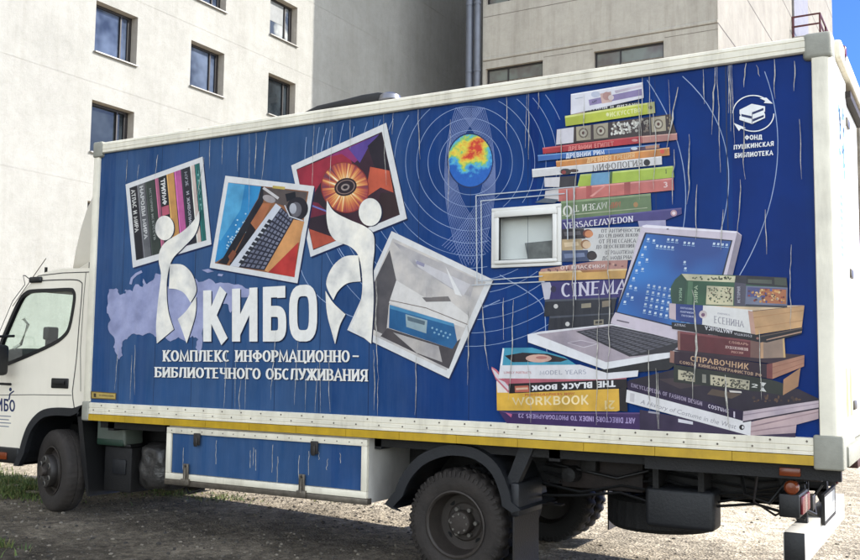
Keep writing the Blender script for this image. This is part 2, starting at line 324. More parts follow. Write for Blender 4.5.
# ------------------------------------------------------------------ printed graphics (flat prints on the vinyl)
LAYER = [0]
STEP = 0.000008
class D:
    """one printed element of the lettering / artwork on a flat panel at y = base"""
    def __init__(s, base=0.0, tf=None, plane=None): s.g = M(); s.base = base; s.tf = tf or (lambda x, y: (x, y)); s.plane = plane or (lambda px, py: on(px, py, 0.0))
    def y(s): LAYER[0] += 1; return s.base-LAYER[0]*STEP
    def P3(s, p, y):
        a = s.tf(*p); x, z = s.plane(*a); return (x, y, z)
    def poly(s, pts, mat):
        y = s.y(); v = [s.P3(p, y) for p in pts]
        if len(v) > 4:
            from mathutils.geometry import tessellate_polygon
            t = tessellate_polygon([[Vector((a[0], a[2], 0)) for a in v]]); s.g.add(v, [tuple(k) for k in t], mat)
        else: s.g.add(v, [tuple(range(len(v)))], mat)
        return s
    def smooth(s, pts, mat, k=6, sharp=()):
        return s.poly(catmull(pts, k, sharp), mat)
    def ell(s, cx, cy, rx, ry, mat, n=28, rot=0):
        c, q = math.cos(math.radians(rot)), math.sin(math.radians(rot))
        return s.poly([(cx+rx*math.cos(t)*c-ry*math.sin(t)*q, cy+rx*math.cos(t)*q+ry*math.sin(t)*c) for t in [2*math.pi*i/n for i in range(n)]], mat)
    def line(s, pts, wd, mat):       # wd in local units
        y = s.y()
        for q in strip(pts, lambda a, b: wd/2): s.g.add([s.P3(p, y) for p in q], [(0, 1, 2, 3)], mat)
        return s
    def quadf(s, Q):                  # homography-ish bilinear: (u right, v up) from TL,TR,BR,BL
        TL, TR, BR, BL = Q
        return lambda u, v: tuple((1-u)*((1-v)*BL[i]+v*TL[i])+u*((1-v)*BR[i]+v*TR[i]) for i in (0, 1))
    def text(s, t, Q, mat, G=GR, **kw):
        groups, wd = text_polys(t, G, **kw); f = s.quadf(Q)
        for gr in groups:
            y = s.y()
            for poly in gr: s.g.add([s.P3(f(a/wd, b), y) for a, b in poly], [tuple(range(len(poly)))], mat)
        return s
    def font(s, t, Q, mat, shear=0):
        c = bpy.data.curves.new('tmp', 'FONT'); c.body = t; c.resolution_u = 2; c.shear = shear
        o = bpy.data.objects.new('tmp', c); COL.objects.link(o); dg = bpy.context.evaluated_depsgraph_get()
        me = bpy.data.meshes.new_from_object(o.evaluated_get(dg)); bpy.data.objects.remove(o)
        xs = [v.co.x for v in me.vertices]; ys = [v.co.y for v in me.vertices]; x0, x1, y0, y1 = min(xs), max(xs), min(ys), max(ys)
        f = s.quadf(Q); y = s.y()
        s.g.add([s.P3(f((v.co.x-x0)/(x1-x0), (v.co.y-y0)/(y1-y0)), y) for v in me.vertices], [tuple(p.vertices) for p in me.polygons], mat)
        bpy.data.meshes.remove(me); return s
    def build(s, name, parent, label=None):
        o = s.g.build(name, parent, fix=False)
        if label: o['label'] = label
        return o
def catmull(pts, k=6, sharp=()):
    n = len(pts); out = []
    for i in range(n):
        p1, p2 = pts[i], pts[(i+1) % n]
        p0 = pts[i-1] if i not in sharp else p1
        p3 = pts[(i+2) % n] if (i+1) % n not in sharp else p2
        for j in range(k):
            t = j/k; q = []
            for c in (0, 1):
                q.append(.5*((2*p1[c])+(-p0[c]+p2[c])*t+(2*p0[c]-5*p1[c]+4*p2[c]-p3[c])*t*t+(-p0[c]+3*p1[c]-3*p2[c]+p3[c])*t**3))
            out.append(tuple(q))
    return out
def T(ox, oy, s): return lambda x, y: (ox+x/s, oy+y/s)
def plate(outer, holes, y0, y1, mat, name, parent):
    """flat plate with holes: outline in (x,z), extruded along y"""
    c = bpy.data.curves.new('tmp', 'CURVE'); c.dimensions = '2D'; c.fill_mode = 'BOTH'; c.extrude = abs(y1-y0)/2
    for pts in [outer]+holes:
        sp = c.splines.new('POLY'); sp.points.add(len(pts)-1); sp.use_cyclic_u = True
        for p, q in zip(sp.points, pts): p.co = (q[0], q[1], 0, 1)
    o = bpy.data.objects.new('tmp', c); COL.objects.link(o); dg = bpy.context.evaluated_depsgraph_get()
    me = bpy.data.meshes.new_from_object(o.evaluated_get(dg)); bpy.data.objects.remove(o)
    ym = (y0+y1)/2
    for v in me.vertices: v.co = Vector((v.co.x, ym-v.co.z, v.co.y))
    me.materials.clear(); me.materials.append(mat)
    for p in me.polygons: p.use_smooth = False; p.material_index = 0
    me.name = name; ob = bpy.data.objects.new(name, me); COL.objects.link(ob); ob.parent = parent; return ob
# =================================================================== GROUND
def gz(x, y):
    d = max(-4.5, min(4.5, 2.7-x)); k = 1/(1+((abs(y)+abs(x-2.5))/30)**2)
    return .018*d*k + .012*math.sin(x*1.3+y*.7)*math.sin(y*1.1-x*.4)*k
def ground():
    xs = sorted(set([-900, -400, -200, -100, -60, -40, -25]+[-18+.6*i for i in range(60)]+[20, 30, 50, 90, 200, 400, 900]))
    ys = sorted(set([-900, -400, -200, -100, -60, -40, -25, -14]+[-10+.6*i for i in range(50)]+[24, 30, 50, 90, 200, 400, 900]))
    v = [(x, y, gz(x, y)) for y in ys for x in xs]; n = len(xs)
    f = [(j*n+i, j*n+i+1, (j+1)*n+i+1, (j+1)*n+i) for j in range(len(ys)-1) for i in range(n-1)]
    m, nt, bs = newmat('gravel_ground')
    big = noise(nt, (1, 1, 1), .45, 5); mid = noise(nt, (1, 1, 1), 9, 8, .75); fine = noise(nt, (1, 1, 1), 55, 6, .7)
    vo = N(nt, 'ShaderNodeTexVoronoi'); vo.inputs['Scale'].default_value = 42; tc = N(nt, 'ShaderNodeTexCoord'); nt.links.new(tc.outputs['Object'], vo.inputs['Vector'])
    c0 = ramp(nt, mid.outputs[0], [(.28, L3(84, 78, 69)), (.5, L3(138, 129, 115)), (.72, L3(184, 174, 156))])
    c1 = ramp(nt, vo.outputs['Color'], [(.15, (.55, .55, .55)), (.5, (.9, .9, .9)), (.9, (1.15, 1.13, 1.08))])
    c2 = ramp(nt, big.outputs[0], [(.35, (.72, .71, .69)), (.65, (1.08, 1.07, 1.04))])
    c = mul(nt, c0.outputs[0], c1.outputs[0], .8); c = mul(nt, c, c2.outputs[0])
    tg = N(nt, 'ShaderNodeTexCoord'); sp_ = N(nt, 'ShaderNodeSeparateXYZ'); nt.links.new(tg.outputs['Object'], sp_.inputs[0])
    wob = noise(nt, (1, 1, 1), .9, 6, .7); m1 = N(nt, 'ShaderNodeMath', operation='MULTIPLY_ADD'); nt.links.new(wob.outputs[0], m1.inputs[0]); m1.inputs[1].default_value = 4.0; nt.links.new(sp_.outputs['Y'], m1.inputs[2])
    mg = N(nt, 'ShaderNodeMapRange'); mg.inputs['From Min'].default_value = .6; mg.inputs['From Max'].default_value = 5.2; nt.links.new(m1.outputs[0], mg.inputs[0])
    c4 = ramp(nt, mg.outputs[0], [(0, (.19, .187, .184)), (.35, (.70, .69, .675)), (1, (2.45, 2.44, 2.40))]); c = mul(nt, c, c4.outputs[0])  # sunlit yard lightened and truck-shadow foreground darkened in the ground colour
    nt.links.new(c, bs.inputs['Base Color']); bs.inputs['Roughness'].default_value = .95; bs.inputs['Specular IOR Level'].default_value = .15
    add = N(nt, 'ShaderNodeMath', operation='ADD'); nt.links.new(vo.outputs['Distance'], add.inputs[0]); nt.links.new(fine.outputs[0], add.inputs[1])
    bump(nt, bs, add.outputs[0], .8, .02)
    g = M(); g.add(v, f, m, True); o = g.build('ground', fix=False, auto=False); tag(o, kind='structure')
ground()
def gravel():
    g = M(); mats = [std('stone_%d' % i, c, .9, var=.15, vs_=30) for i, c in enumerate([(98, 91, 80), (76, 71, 63), (128, 120, 106), (58, 54, 49)])]
    ico = bmesh.new(); bmesh.ops.create_icosphere(ico, subdivisions=1, radius=1); iv = [v.co.copy() for v in ico.verts]; ic = [[v.index for v in f.verts] for f in ico.faces]; ico.free()
    for i in range(12000):
        if i < 8000: x = random.uniform(-2.6, 3.8); y = random.uniform(-1.9, 2.4)
        else: x = random.uniform(-6, 8); y = random.uniform(-2, 7)
        s = .003+.017*random.random()**5+(.016*random.random() if random.random() < .008 else 0)
        a, b, c = s*random.uniform(.7, 1.3), s*random.uniform(.7, 1.3), s*random.uniform(.4, .8)
        t = random.random()*6.28; ct, st_ = math.cos(t), math.sin(t); z = gz(x, y)+c*.3
        g.add([(x+(v.x*a*ct-v.y*b*st_)*random.uniform(.85, 1.1), y+(v.x*a*st_+v.y*b*ct)*random.uniform(.85, 1.1), z+v.z*c) for v in iv], ic, random.choice(mats))
    o = g.build('gravel_stones', fix=False, auto=False); tag(o, 'loose pale and grey gravel stones scattered over the lot', 'gravel', kind='stuff')
gravel()
def grass():
    g = M(); mats = [std('grass_%d' % i, c, .7, var=.2, vs_=20) for i, c in enumerate([(84, 104, 44), (100, 116, 56), (64, 88, 36), (118, 116, 66)])]
    def blade(x, y, h):
        t = random.random()*6.28; wv = .004+.004*random.random(); dx, dy = math.cos(t)*wv, math.sin(t)*wv; lx, ly = random.gauss(0, .35)*h, random.gauss(0, .35)*h; z = gz(x, y)-.005
        g.add([(x-dx, y-dy, z), (x+dx, y+dy, z), (x+dx*.6+lx*.4, y+dy*.6+ly*.4, z+h*.6), (x-dx*.6+lx*.4, y-dy*.6+ly*.4, z+h*.6), (x+lx, y+ly, z+h)], [(0, 1, 2, 3), (3, 2, 4)], random.choice(mats))
    for cx, cy, sx, sy, n, h in [(-2.6, .95, 1.0, .42, 7500, .065), (-4.4, 1.0, 1.2, .6, 3500, .08), (-2.2, .55, .8, .25, 3500, .05), (.1, 1.7, .4, .2, 350, .035), (-.6, 1.6, .6, .25, 350, .04), (.36, -1.22, .26, .12, 1500, .06), (.05, -1.45, .3, .15, 900, .06), (-3.3, -.2, .7, .3, 700, .05), (1.2, 2.3, .6, .2, 60, .03)]:
        for i in range(n):
            x, y = random.gauss(cx, sx*.55), random.gauss(cy, sy*.6)
            if math.sin(x*7+y*5)*math.cos(y*9-x*3) < -.45: continue
            blade(x, y, h*random.uniform(.4, 1.3))
    o = g.build('grass', fix=False, auto=False); tag(o, 'patchy short green grass at the edge of the gravel by the front wheel', 'grass', kind='stuff')
grass()
# =================================================================== BUILDINGS
def wall_mat(name, cols, stain, sc_=1.0, bs_=.5, joints=None):
    m, nt, bs = newmat(name)
    n = noise(nt, (1, 1, 1), .5*sc_, 8, .65); c0 = ramp(nt, n.outputs[0], [(.3, L3(*cols[0])), (.7, L3(*cols[1]))])
    n1 = noise(nt, (1, 1, 1), 3.0*sc_, 10, .8); c1 = ramp(nt, n1.outputs[0], [(.32, (.88, .875, .865)), (.5, (.975, .97, .965)), (.68, (1.05, 1.045, 1.035))])
    n2 = noise(nt, (2.2, 2.2, .16), 1.2, 6, .7, (5, 2, 0)); c2 = ramp(nt, n2.outputs[0], [(.48, (1, 1, 1)), (.8, stain)])
    c = mul(nt, c0.outputs[0], c1.outputs[0]); c = mul(nt, c, c2.outputs[0])
    nt.links.new(c, bs.inputs['Base Color']); bs.inputs['Roughness'].default_value = .92; bs.inputs['Specular IOR Level'].default_value = .2
    bump(nt, bs, noise(nt, (1, 1, 1), 9, 10, .85).outputs[0], bs_, .03); return m
STUC = wall_mat('cream_stucco', [(137, 136, 131), (151, 150, 145)], (.88, .87, .85), bs_=1.0)
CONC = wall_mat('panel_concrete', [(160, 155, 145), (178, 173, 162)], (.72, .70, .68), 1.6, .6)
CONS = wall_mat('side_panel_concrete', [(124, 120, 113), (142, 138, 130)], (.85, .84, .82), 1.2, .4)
REV = std('window_reveal_plaster', (168, 160, 148), .9, var=.12)
WFR = std('dark_window_frame', (34, 30, 30), .45, var=.1)
SILL = std('grey_metal_sill', (150, 148, 144), .5, metal=.3, var=.15)
JNT = std('panel_joint_sealant', (120, 112, 102), .9, var=.2)
JNTD = std('dark_joint_sealant', (78, 70, 66), .9, var=.2)
def bglass(name, stops, rough=.04):
    m, nt, bs = newmat(name); n = noise(nt, (.6, .6, .6), 1.3, 3)
    r = ramp(nt, n.outputs[0], stops); nt.links.new(r.outputs[0], bs.inputs['Base Color'])
    bs.inputs['Roughness'].default_value = rough; bs.inputs['Specular IOR Level'].default_value = .5; bs.inputs['IOR'].default_value = 1.45
    bump(nt, bs, noise(nt, (1, 1, 1), 1.2, 2).outputs[0], .04, .05); return m
BG1 = bglass('window_glass_with_pale_blind', [(.35, L3(30, 38, 54)), (.65, L3(84, 94, 112))])
BG2 = bglass('dim_window_glass', [(.35, L3(18, 22, 26)), (.65, L3(48, 54, 58))])
BG4 = bglass('window_glass_with_curtain', [(.42, L3(58, 66, 80)), (.56, L3(150, 152, 150))])
BG3 = bglass('brownish_window_glass', [(.4, L3(88, 80, 78)), (.6, L3(104, 110, 104))], .15)
BLIND = std('dull_window_blind', (120, 122, 122), .5, var=.15)
X0 = -15.0
def grid_wall(g, a0, a1, z0, z1, holes, pos, mat):     # pos(a,z)->xyz, skips holes (a0,a1,z0,z1)
    As = sorted({a0, a1, *[h[0] for h in holes], *[h[1] for h in holes]}); Zs = sorted({z0, z1, *[h[2] for h in holes], *[h[3] for h in holes]})
    for i in range(len(As)-1):
        for j in range(len(Zs)-1):
            ca, cz = (As[i]+As[i+1])/2, (Zs[j]+Zs[j+1])/2
            if any(h[0] < ca < h[1] and h[2] < cz < h[3] for h in holes): continue
            g.add([pos(As[i], Zs[j]), pos(As[i+1], Zs[j]), pos(As[i+1], Zs[j+1]), pos(As[i], Zs[j+1])], [(0, 1, 2, 3)], mat)
def left_building():
    root = empty('stucco_building', (X0, 10, 0)); IV = Matrix.Translation((-X0, -10, 0))
    tag(root, 'tall cream stucco block with small deep square windows, sunlit left part and shaded right part', 'building')
    def fin(o): o.data.transform(IV); return o
    cols_ = [(12.38, 13.98), (16.28, 17.88), (20.24, 21.84), (-.5, 1.1), (-4.5, -2.9)]
    holes = [(a, b, 10.47-3*k, 12.02-3*k) for a, b in cols_ for k in range(-3, 4)]
    g = M(); grid_wall(g, -14, 44, -.2, 24, holes, lambda a, z: (X0, a, z), STUC)
    g.add([(X0, -14, -.2), (X0-12, -14, -.2), (X0-12, -14, 24), (X0, -14, 24)], [(0, 1, 2, 3)], STUC)
    g.add([(X0, 44, -.2), (X0-12, 44, -.2), (X0-12, 44, 24), (X0, 44, 24)], [(0, 1, 2, 3)], STUC)
    g.add([(X0-12, -14, -.2), (X0-12, 44, -.2), (X0-12, 44, 24), (X0-12, -14, 24)], [(0, 1, 2, 3)], STUC)
    dp = .34
    for a, b, z0, z1 in holes:
        g.add([(X0, a, z0), (X0-dp, a, z0), (X0-dp, a, z1), (X0, a, z1), (X0, b, z0), (X0-dp, b, z0), (X0-dp, b, z1), (X0, b, z1)], [(0, 1, 2, 3), (4, 5, 6, 7), (3, 2, 6, 7), (0, 1, 5, 4)], REV)
    fin(g.build('wall', root, fix=False))
    g = M(); g.box(X0-12.3, X0+.25, -14.3, 44.3, 24, 24.3, SILL); fin(g.build('roof', root))
    g = M()
    for z in [k*3+12.55-12 for k in range(1, 9)]:
        g.box(X0, X0+.006, -14, 44, z-.012, z+.012, STUC)
    fin(g.build('storey_joint', root))
    for a, b, z0, z1 in holes:
        f = M(); t = .075; x = X0-dp+.02
        f.box(x-.05, x+.05, a, b, z0, z0+t, WFR); f.box(x-.05, x+.05, a, b, z1-t, z1, WFR); f.box(x-.05, x+.05, a, a+t, z0+t, z1-t, WFR); f.box(x-.05, x+.05, b-t*1.9, b, z0+t, z1-t, WFR)
        f.box(x-.04, x+.06, a+(b-a)*.72, a+(b-a)*.72+.05, z0+t, z1-t, WFR)
        wf = fin(f.build('window', root)); p = M(); p.box(x-.02, x-.005, a+t, b-t*1.9, z0+t, z1-t, random.choice([BG1, BG1, BG2, BG4])); fin(p.build('pane', wf))
        if random.random() < .4:
            h_ = random.uniform(.3, .75)*(z1-z0); bl = M(); bl.box(x+.000, x+.006, a+t+.01, a+(b-a)*.70, z1-t-h_, z1-t, BLIND); fin(bl.build('blind', wf))
        s = M(); s.prism([(X0-dp+.03, z0+.035), (X0+.10, z0+.005), (X0+.10, z0-.03), (X0-dp+.03, z0)], a-.03, b+.03, SILL); s_ = fin(s.build('sill', wf))
left_building()
YF, XL, XR, YB = 29.5, -10.86, -0.85, 66.4
def right_building():
    root = empty('concrete_panel_building', (XR, YF, 0)); IV = Matrix.Translation((-XR, -YF, 0))
    tag(root, 'pale concrete panel building with wide windows and a red railed balcony on its long side', 'building')
    def fin(o): o.data.transform(IV); return o
    H = 34
    ws = []
    for k in range(-4, 6):
        z1 = 14.12+4.55*k; z0 = z1-1.7
        if z0 < .5 or z1 > 33: continue
        ws += [(-10.7, -8.04, z0, z1), (-5.8, -2.94, z0, z1)]
    g = M(); grid_wall(g, XL, XR, -.2, H, ws, lambda a, z: (a, YF, z), CONC)
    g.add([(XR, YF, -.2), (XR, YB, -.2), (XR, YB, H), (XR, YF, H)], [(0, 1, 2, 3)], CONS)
    g.add([(XL, YF, -.2), (XL, YB, -.2), (XL, YB, H), (XL, YF, H)], [(0, 1, 2, 3)], CONC)
    g.add([(XL, YB, -.2), (XR, YB, -.2), (XR, YB, H), (XL, YB, H)], [(0, 1, 2, 3)], CONC)
    for a, b, z0, z1 in ws:
        d = .22; g.add([(a, YF, z0), (a, YF+d, z0), (a, YF+d, z1), (a, YF, z1), (b, YF, z0), (b, YF+d, z0), (b, YF+d, z1), (b, YF, z1)], [(0, 1, 2, 3), (4, 5, 6, 7), (3, 2, 6, 7), (0, 1, 5, 4)], REV)
    fin(g.build('wall', root, fix=False))
    g = M(); g.box(XL-.2, XR+.2, YF-.2, YB+.2, H, H+.3, SILL); fin(g.build('roof', root))
    j = M()
    for k in range(-4, 6):
        z = 14.12+4.55*k
        for a, b in ((XL+.02, XR), ):
            j.prism([(YF, z+.36), (YF-.035, z+.38), (YF-.035, z+.46), (YF, z+.50)], a, b, CONC, ax='x')   # shallow drip band
            j.box(a, b, YF-.004, YF+.01, z+.33, z+.36, JNT)
            j.box(-8.0, -5.85, YF-.004, YF+.01, z+.10, z+.125, JNT); j.box(-2.9, XR, YF-.004, YF+.01, z+.10, z+.125, JNT)
        j.box(XL+.02, XR, YF-.004, YF+.01, z+2.3, z+2.33, JNT)
    for x in (-8.0, -5.9, -2.85): pass
    fin(j.build('panel_joint', root))
    j = M()
    for z in (3, 6, 8.6, 11.5, 14.45, 17.35, 20.6, 23.5, 26.9, 30): j.box(XR-.01, XR+.004, YF+.02, YB, z, z+.055, JNTD)
    fin(j.build('panel_joint', root))
    for a, b, z0, z1 in ws:
        f = M(); t = .07; y = YF+.2
        f.box(a, b, y-.04, y+.04, z0, z0+t, WFR); f.box(a, b, y-.04, y+.04, z1-t, z1, WFR); f.box(a, a+t, y-.04, y+.04, z0+t, z1-t, WFR); f.box(b-t, b, y-.04, y+.04, z0+t, z1-t, WFR)
        m_ = a+(b-a)*.36; f.box(m_, m_+.06, y-.03, y+.03, z0+t, z1-t, WFR); f.box(a+t, b-t, y-.025, y+.025, z1-.62, z1-.57, STEEL)
        wf = fin(f.build('window', root)); p = M(); p.box(a+t, b-t, y+.005, y+.02, z0+t, z1-t, BG3); fin(p.build('pane', wf))
    PIPE = std('blue_grey_downpipe', (104, 108, 118), .45, metal=.2, var=.15, vs_=1.5, streak=.2)
    for x, r in ((-11.42, .16), (-11.04, .14)):
        p = M(); p.tube([(x, YF-.18, 0), (x, YF-.18, H)], r, PIPE, 20)
        for z in range(2, 33, 3): p.tube([(x, YF-.18, z), (x, YF-.18, z+.12)], r+.02, PIPE, 20)
        fin(p.build('downpipe', root))
    # stair tower strip and balcony
    s = M(); s.box(XR, XR+.12, 47.6, 53.0, 6, H, std('shaded_metal_cladding', (128, 124, 122), .5, metal=.1, var=.15)); fin(s.build('wall_cladding', root))
    RAILM = std('dark_red_railing_paint', (88, 36, 38), .5, var=.2); b = M(); X3 = .6; y0, y1 = 47.4, 52.2; zt = 20.62
    for z in (zt, zt-.55):
        b.tube([(XR, y0, z), (X3, y0, z), (X3, y1, z), (XR, y1, z)], .055, RAILM, 6)
    for x, y in ((XR+.07, y0), (X3, y0), (X3, (y0+y1)/2), (X3, y1)): b.box(x-.05, x+.05, y-.05, y+.05, zt-1.15, zt, RAILM)
    bo = empty('balcony', (0, 0, 0)); bo.parent = root
    f_ = M(); f_.box(XR, X3+.05, y0-.05, y1+.05, zt-1.3, zt-1.12, CONC)
    o = fin(f_.build('balcony_floor', root)); r_ = fin(b.build('balcony_railing', root)); bpy.data.objects.remove(bo)
    tag(r_, 'dark red metal balcony railing')
right_building()
def added_reflected_block():  # unseen block, added for bounce and reflections on the panel and glass
    root = empty('unseen_reflected_block', (-28, -24, 0)); IV = Matrix.Translation((28, 24, 0))
    tag(root, 'unseen pale block added behind the camera for the truck side and glass to reflect', 'building')
    ws = [(-52+k*4, -50.4+k*4, 1.2+3*r, 2.8+3*r) for k in range(11) for r in range(4)]
    g = M(); grid_wall(g, -56, -9, -.2, 13.5, ws, lambda a, z: (a, -24, z), STUC)
    for a in (-56, -9): g.add([(a, -24, -.2), (a, -36, -.2), (a, -36, 13.5), (a, -24, 13.5)], [(0, 1, 2, 3)], STUC)
    g.add([(-56, -36, -.2), (-9, -36, -.2), (-9, -36, 13.5), (-56, -36, 13.5)], [(0, 1, 2, 3)], STUC)
    o = g.build('wall', root, fix=False); o.data.transform(IV); g = M(); g.box(-56.3, -8.7, -36.3, -23.7, 13.5, 13.8, SILL); o = g.build('roof', root); o.data.transform(IV)
    for a, b, z0, z1 in ws:
        g = M(); g.box(a, b, -24.2, -24.15, z0, z1, WFR); wf_ = g.build('window', root); wf_.data.transform(IV); g = M(); g.box(a+.07, b-.07, -24.15, -24.13, z0+.07, z1-.07, BG2); o = g.build('pane', wf_); o.data.transform(IV)
added_reflected_block()
# =================================================================== TRUCK
truck = empty('box_truck', (0, 0, 0))
tag(truck, 'white library box truck with a blue side covered in printed books, prints and lettering', 'truck')
L, W, ZB, ZT = 6.37, 2.3, .95, 3.51
# box shell
g = M()
g.box(.03, L-.03, .06, W, ZB+.01, ZB+.10, CHAS); g.box(.03, L-.03, .06, W, ZT-.09, ZT-.02, REARW)
g.box(.03, L-.04, W-.05, W, ZB+.1, ZT-.09, REARW); g.box(.03, .09, .06, W-.05, ZB+.1, ZT-.09, REARW)
g.build('cargo_box', truck)
wq = [on(492.5, 208.6), on(562, 204.1), on(562, 265.4), on(492.5, 268.4)]
wx0, wx1 = (wq[0][0]+wq[3][0])/2, (wq[1][0]+wq[2][0])/2; wz1, wz0 = (wq[0][1]+wq[1][1])/2, (wq[2][1]+wq[3][1])/2
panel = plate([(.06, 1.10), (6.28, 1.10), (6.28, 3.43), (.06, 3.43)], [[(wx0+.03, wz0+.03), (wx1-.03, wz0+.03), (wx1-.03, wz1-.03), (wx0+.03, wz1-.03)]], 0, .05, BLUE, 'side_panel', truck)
# rails
def rail(name, mats_fn, label=None):
    g = M(); mats_fn(g); o = g.build(name, truck)
    if label: o['label'] = label
    return o
def top_rail(g):
    g.prism([(-.018, 3.408), (-.03, 3.416), (-.03, 3.436), (-.026, 3.440), (-.03, 3.444), (-.03, 3.478), (-.026, 3.482), (-.03, 3.486), (-.024, 3.506), (-.005, 3.515), (.12, 3.515), (.12, 3.45), (-.002, 3.45), (-.002, 3.408)], .12, 6.23, WHITE, ax='x')
rail('top_rail', top_rail)
def skirt(g):
    g.prism([(-.012, 1.112), (-.022, 1.106), (-.022, 1.070), (-.018, 1.066), (-.022, 1.062), (-.022, 1.036), (-.018, 1.032), (-.022, 1.028), (-.022, 1.012), (.05, 1.012), (.05, 1.112)], .078, 6.24, WHITE, ax='x')
    for i in range(60):
        x = .14+i*.1025; z = 1.09 if i % 2 else 1.047
        g.lathe([(0, -.027), (.005, -.026), (.007, -.021)], (x, 0, z), STEEL, 8)
rail('skirt_rail', skirt)
def tape(g):
    for i in range(13):
        x0 = .078+i*.4738; g.box(x0, x0+.4708, -.024, .05, .952, 1.008, YEL)
rail('reflective_strip', tape, 'yellow reflective strip along the bottom of the box')
rail('corner_post', lambda g: g.box(-.004, .074, -.022, .07, 1.10, 3.40, WHITE, .012))
rail('corner_post', lambda g: (g.prism([(6.258, -.02), (6.262, -.026), (6.325, -.026), (6.350, -.021), (6.366, -.004), (6.374, .022), (6.374, .06), (6.258, .06)], 1.06, 3.40, WHITE, ax='z', smooth=True)))
def cap(g, x0, x1, z0, z1, y1=.12, r=.02): g.box(x0, x1, -.034, y1, z0, z1, CAP, r, 3)
rail('corner_cap', lambda g: cap(g, -.012, .082, .945, 1.125)); rail('corner_cap', lambda g: cap(g, -.008, .115, 3.375, 3.522, r=.015))
rail('corner_cap', lambda g: cap(g, 6.21, 6.378, 3.36, 3.528, .10, .03)); rail('corner_cap', lambda g: cap(g, 6.222, 6.388, .93, 1.13, .10, .014))
o = None
# rear face
g = M()
g.box(6.32, 6.372, .06, .70, 1.02, 3.42, REARW); g.box(6.32, 6.372, W-.5, W, 1.02, 3.42, REARW); g.box(6.30, 6.40, .12, W, .94, 1.06, CAP, .01); g.box(6.26, 6.41, .14, W-.02, 3.40, 3.52, WHITE, .02, 3)
g.build('rear_frame', truck)
g = M(); g.box(6.33, 6.362, .715, 1.26, 1.07, 3.28, REARW); g.box(6.33, 6.362, 1.27, W-.515, 1.07, 3.28, REARW); g.box(6.35, 6.405, .66, 1.84, 3.285, 3.33, RUSTY)
rd = g.build('rear_door', truck)
g = M()
for z in (1.25, 2.1, 3.1): g.box(6.36, 6.385, .66, .80, z, z+.06, STEEL, .008)
g.tube([(6.40, 1.2, 1.15), (6.40, 1.2, 3.2)], .014, STEEL); g.build('handle', rd)
rearfr = bpy.data.objects['rear_frame']
g = M()
for i in range(26):
    y = .22+random.random()*.30; z = 2.7+random.random()*.42; s_ = .02+.05*random.random()
    g.add([(6.3735, y, z), (6.3735, y+s_, z+.02), (6.3735, y+s_*.7, z+s_*1.3), (6.3735, y-.01, z+s_)], [(0, 1, 2, 3)], P(120, 165, 205))
for i in range(9): g.add([(6.3735, .24, 2.2+i*.045), (6.3735, .34, 2.2+i*.045), (6.3735, .34, 2.222+i*.045), (6.3735, .24, 2.222+i*.045)], [(0, 1, 2, 3)], P(150, 172, 196))
g.build('faded_blue_print', rearfr, fix=False)
g = M()
for y in (.30, .50):
    g.add([(6.374, y, 1.22), (6.374, y+.12, 1.22), (6.374, y+.12, 1.52), (6.374, y, 1.52)], [(0, 1, 2, 3)], P(216, 196, 120))
g.build('marking_tape', rearfr, fix=False)
g = M(); g.box(6.37, 6.42, .30, .37, 3.455, 3.53, RED, .018, 3); g.box(6.36, 6.41, .31, .36, 3.43, 3.46, BLACK); g.build('marker_lamp', truck)['label'] = 'red marker lamp on the top rear corner of the box'
# window in the box side
wf = M(); gx0, gx1 = on(500.9, 238)[0], on(553.6, 238)[0]; gz1, gz0 = (on(500.9, 218.4)[1]+on(553.6, 215.2)[1])/2, (on(501.4, 259.8)[1]+on(553.6, 258.6)[1])/2
def ring(g, x0, x1, z0, z1, t0, t1, t2, t3, y0, y1, mat, r=.004):
    g.box(x0, x1, y0, y1, z1-t1, z1, mat, r); g.box(x0, x1, y0, y1, z0, z0+t3, mat, r); g.box(x0, x0+t0, y0, y1, z0+t3, z1-t1, mat, r); g.box(x1-t2, x1, y0, y1, z0+t3, z1-t1, mat, r)
WPL = std('white_window_plastic', (224, 221, 212), .4, var=.06, vs_=6)
ring(wf, wx0, wx1, wz0, wz1, .028, .024, .028, .024, -.020, .03, WPL)
ring(wf, wx0+.0285, wx1-.0285, wz0+.0245, wz1-.0245, gx0-wx0-.031, wz1-gz1-.028, wx1-gx1-.031, gz0-wz0-.028, -.034, .02, WPL, .006)
wfo = wf.build('window_frame', truck); wfo['label'] = 'small white window frame set in the printed side'
g = M(); ring(g, gx0-.006, gx1+.006, gz0-.006, gz1+.006, .006, .006, .006, .006, -.028, .0, BLACK, 0); g.build('seal', wfo)
g = M(); g.add([(gx0, -.008, gz0), (gx1, -.008, gz0), (gx1, -.008, gz1), (gx0, -.008, gz1)], [(0, 1, 2, 3)], PANEG); g.build('pane', wfo)
g = M(); yb = .07
g.add([(wx0, yb, wz0), (wx1, yb, wz0), (wx1, yb, wz1), (wx0, yb, wz1)], [(0, 1, 2, 3)], SEAT)
g.add([(wx0, yb, wz0), (wx1, yb, wz0), (wx1, .03, wz0), (wx0, .03, wz0)], [(0, 1, 2, 3)], SEAT)
g.add([(wx0, yb, wz1), (wx1, yb, wz1), (wx1, .03, wz1), (wx0, .03, wz1)], [(0, 1, 2, 3)], SEAT)
g.add([(wx0, .03, wz0), (wx0, yb, wz0), (wx0, yb, wz1), (wx0, .03, wz1)], [(0, 1, 2, 3)], SEAT); g.add([(wx1, .03, wz0), (wx1, yb, wz0), (wx1, yb, wz1), (wx1, .03, wz1)], [(0, 1, 2, 3)], SEAT)
g.build('inner_blind', wfo, fix=False)
g = M(); zc = gz0+(gz1-gz0)*.40
g.prism([(gx1-.20, gz0-.02), (gx1+.03, gz0-.02), (gx1+.03, zc+.01), (gx1-.23, zc)], .03, .062, SHAPEM, .004); g.build('dark_pane_shape', wfo)  # added block that makes the dark shape in the pane
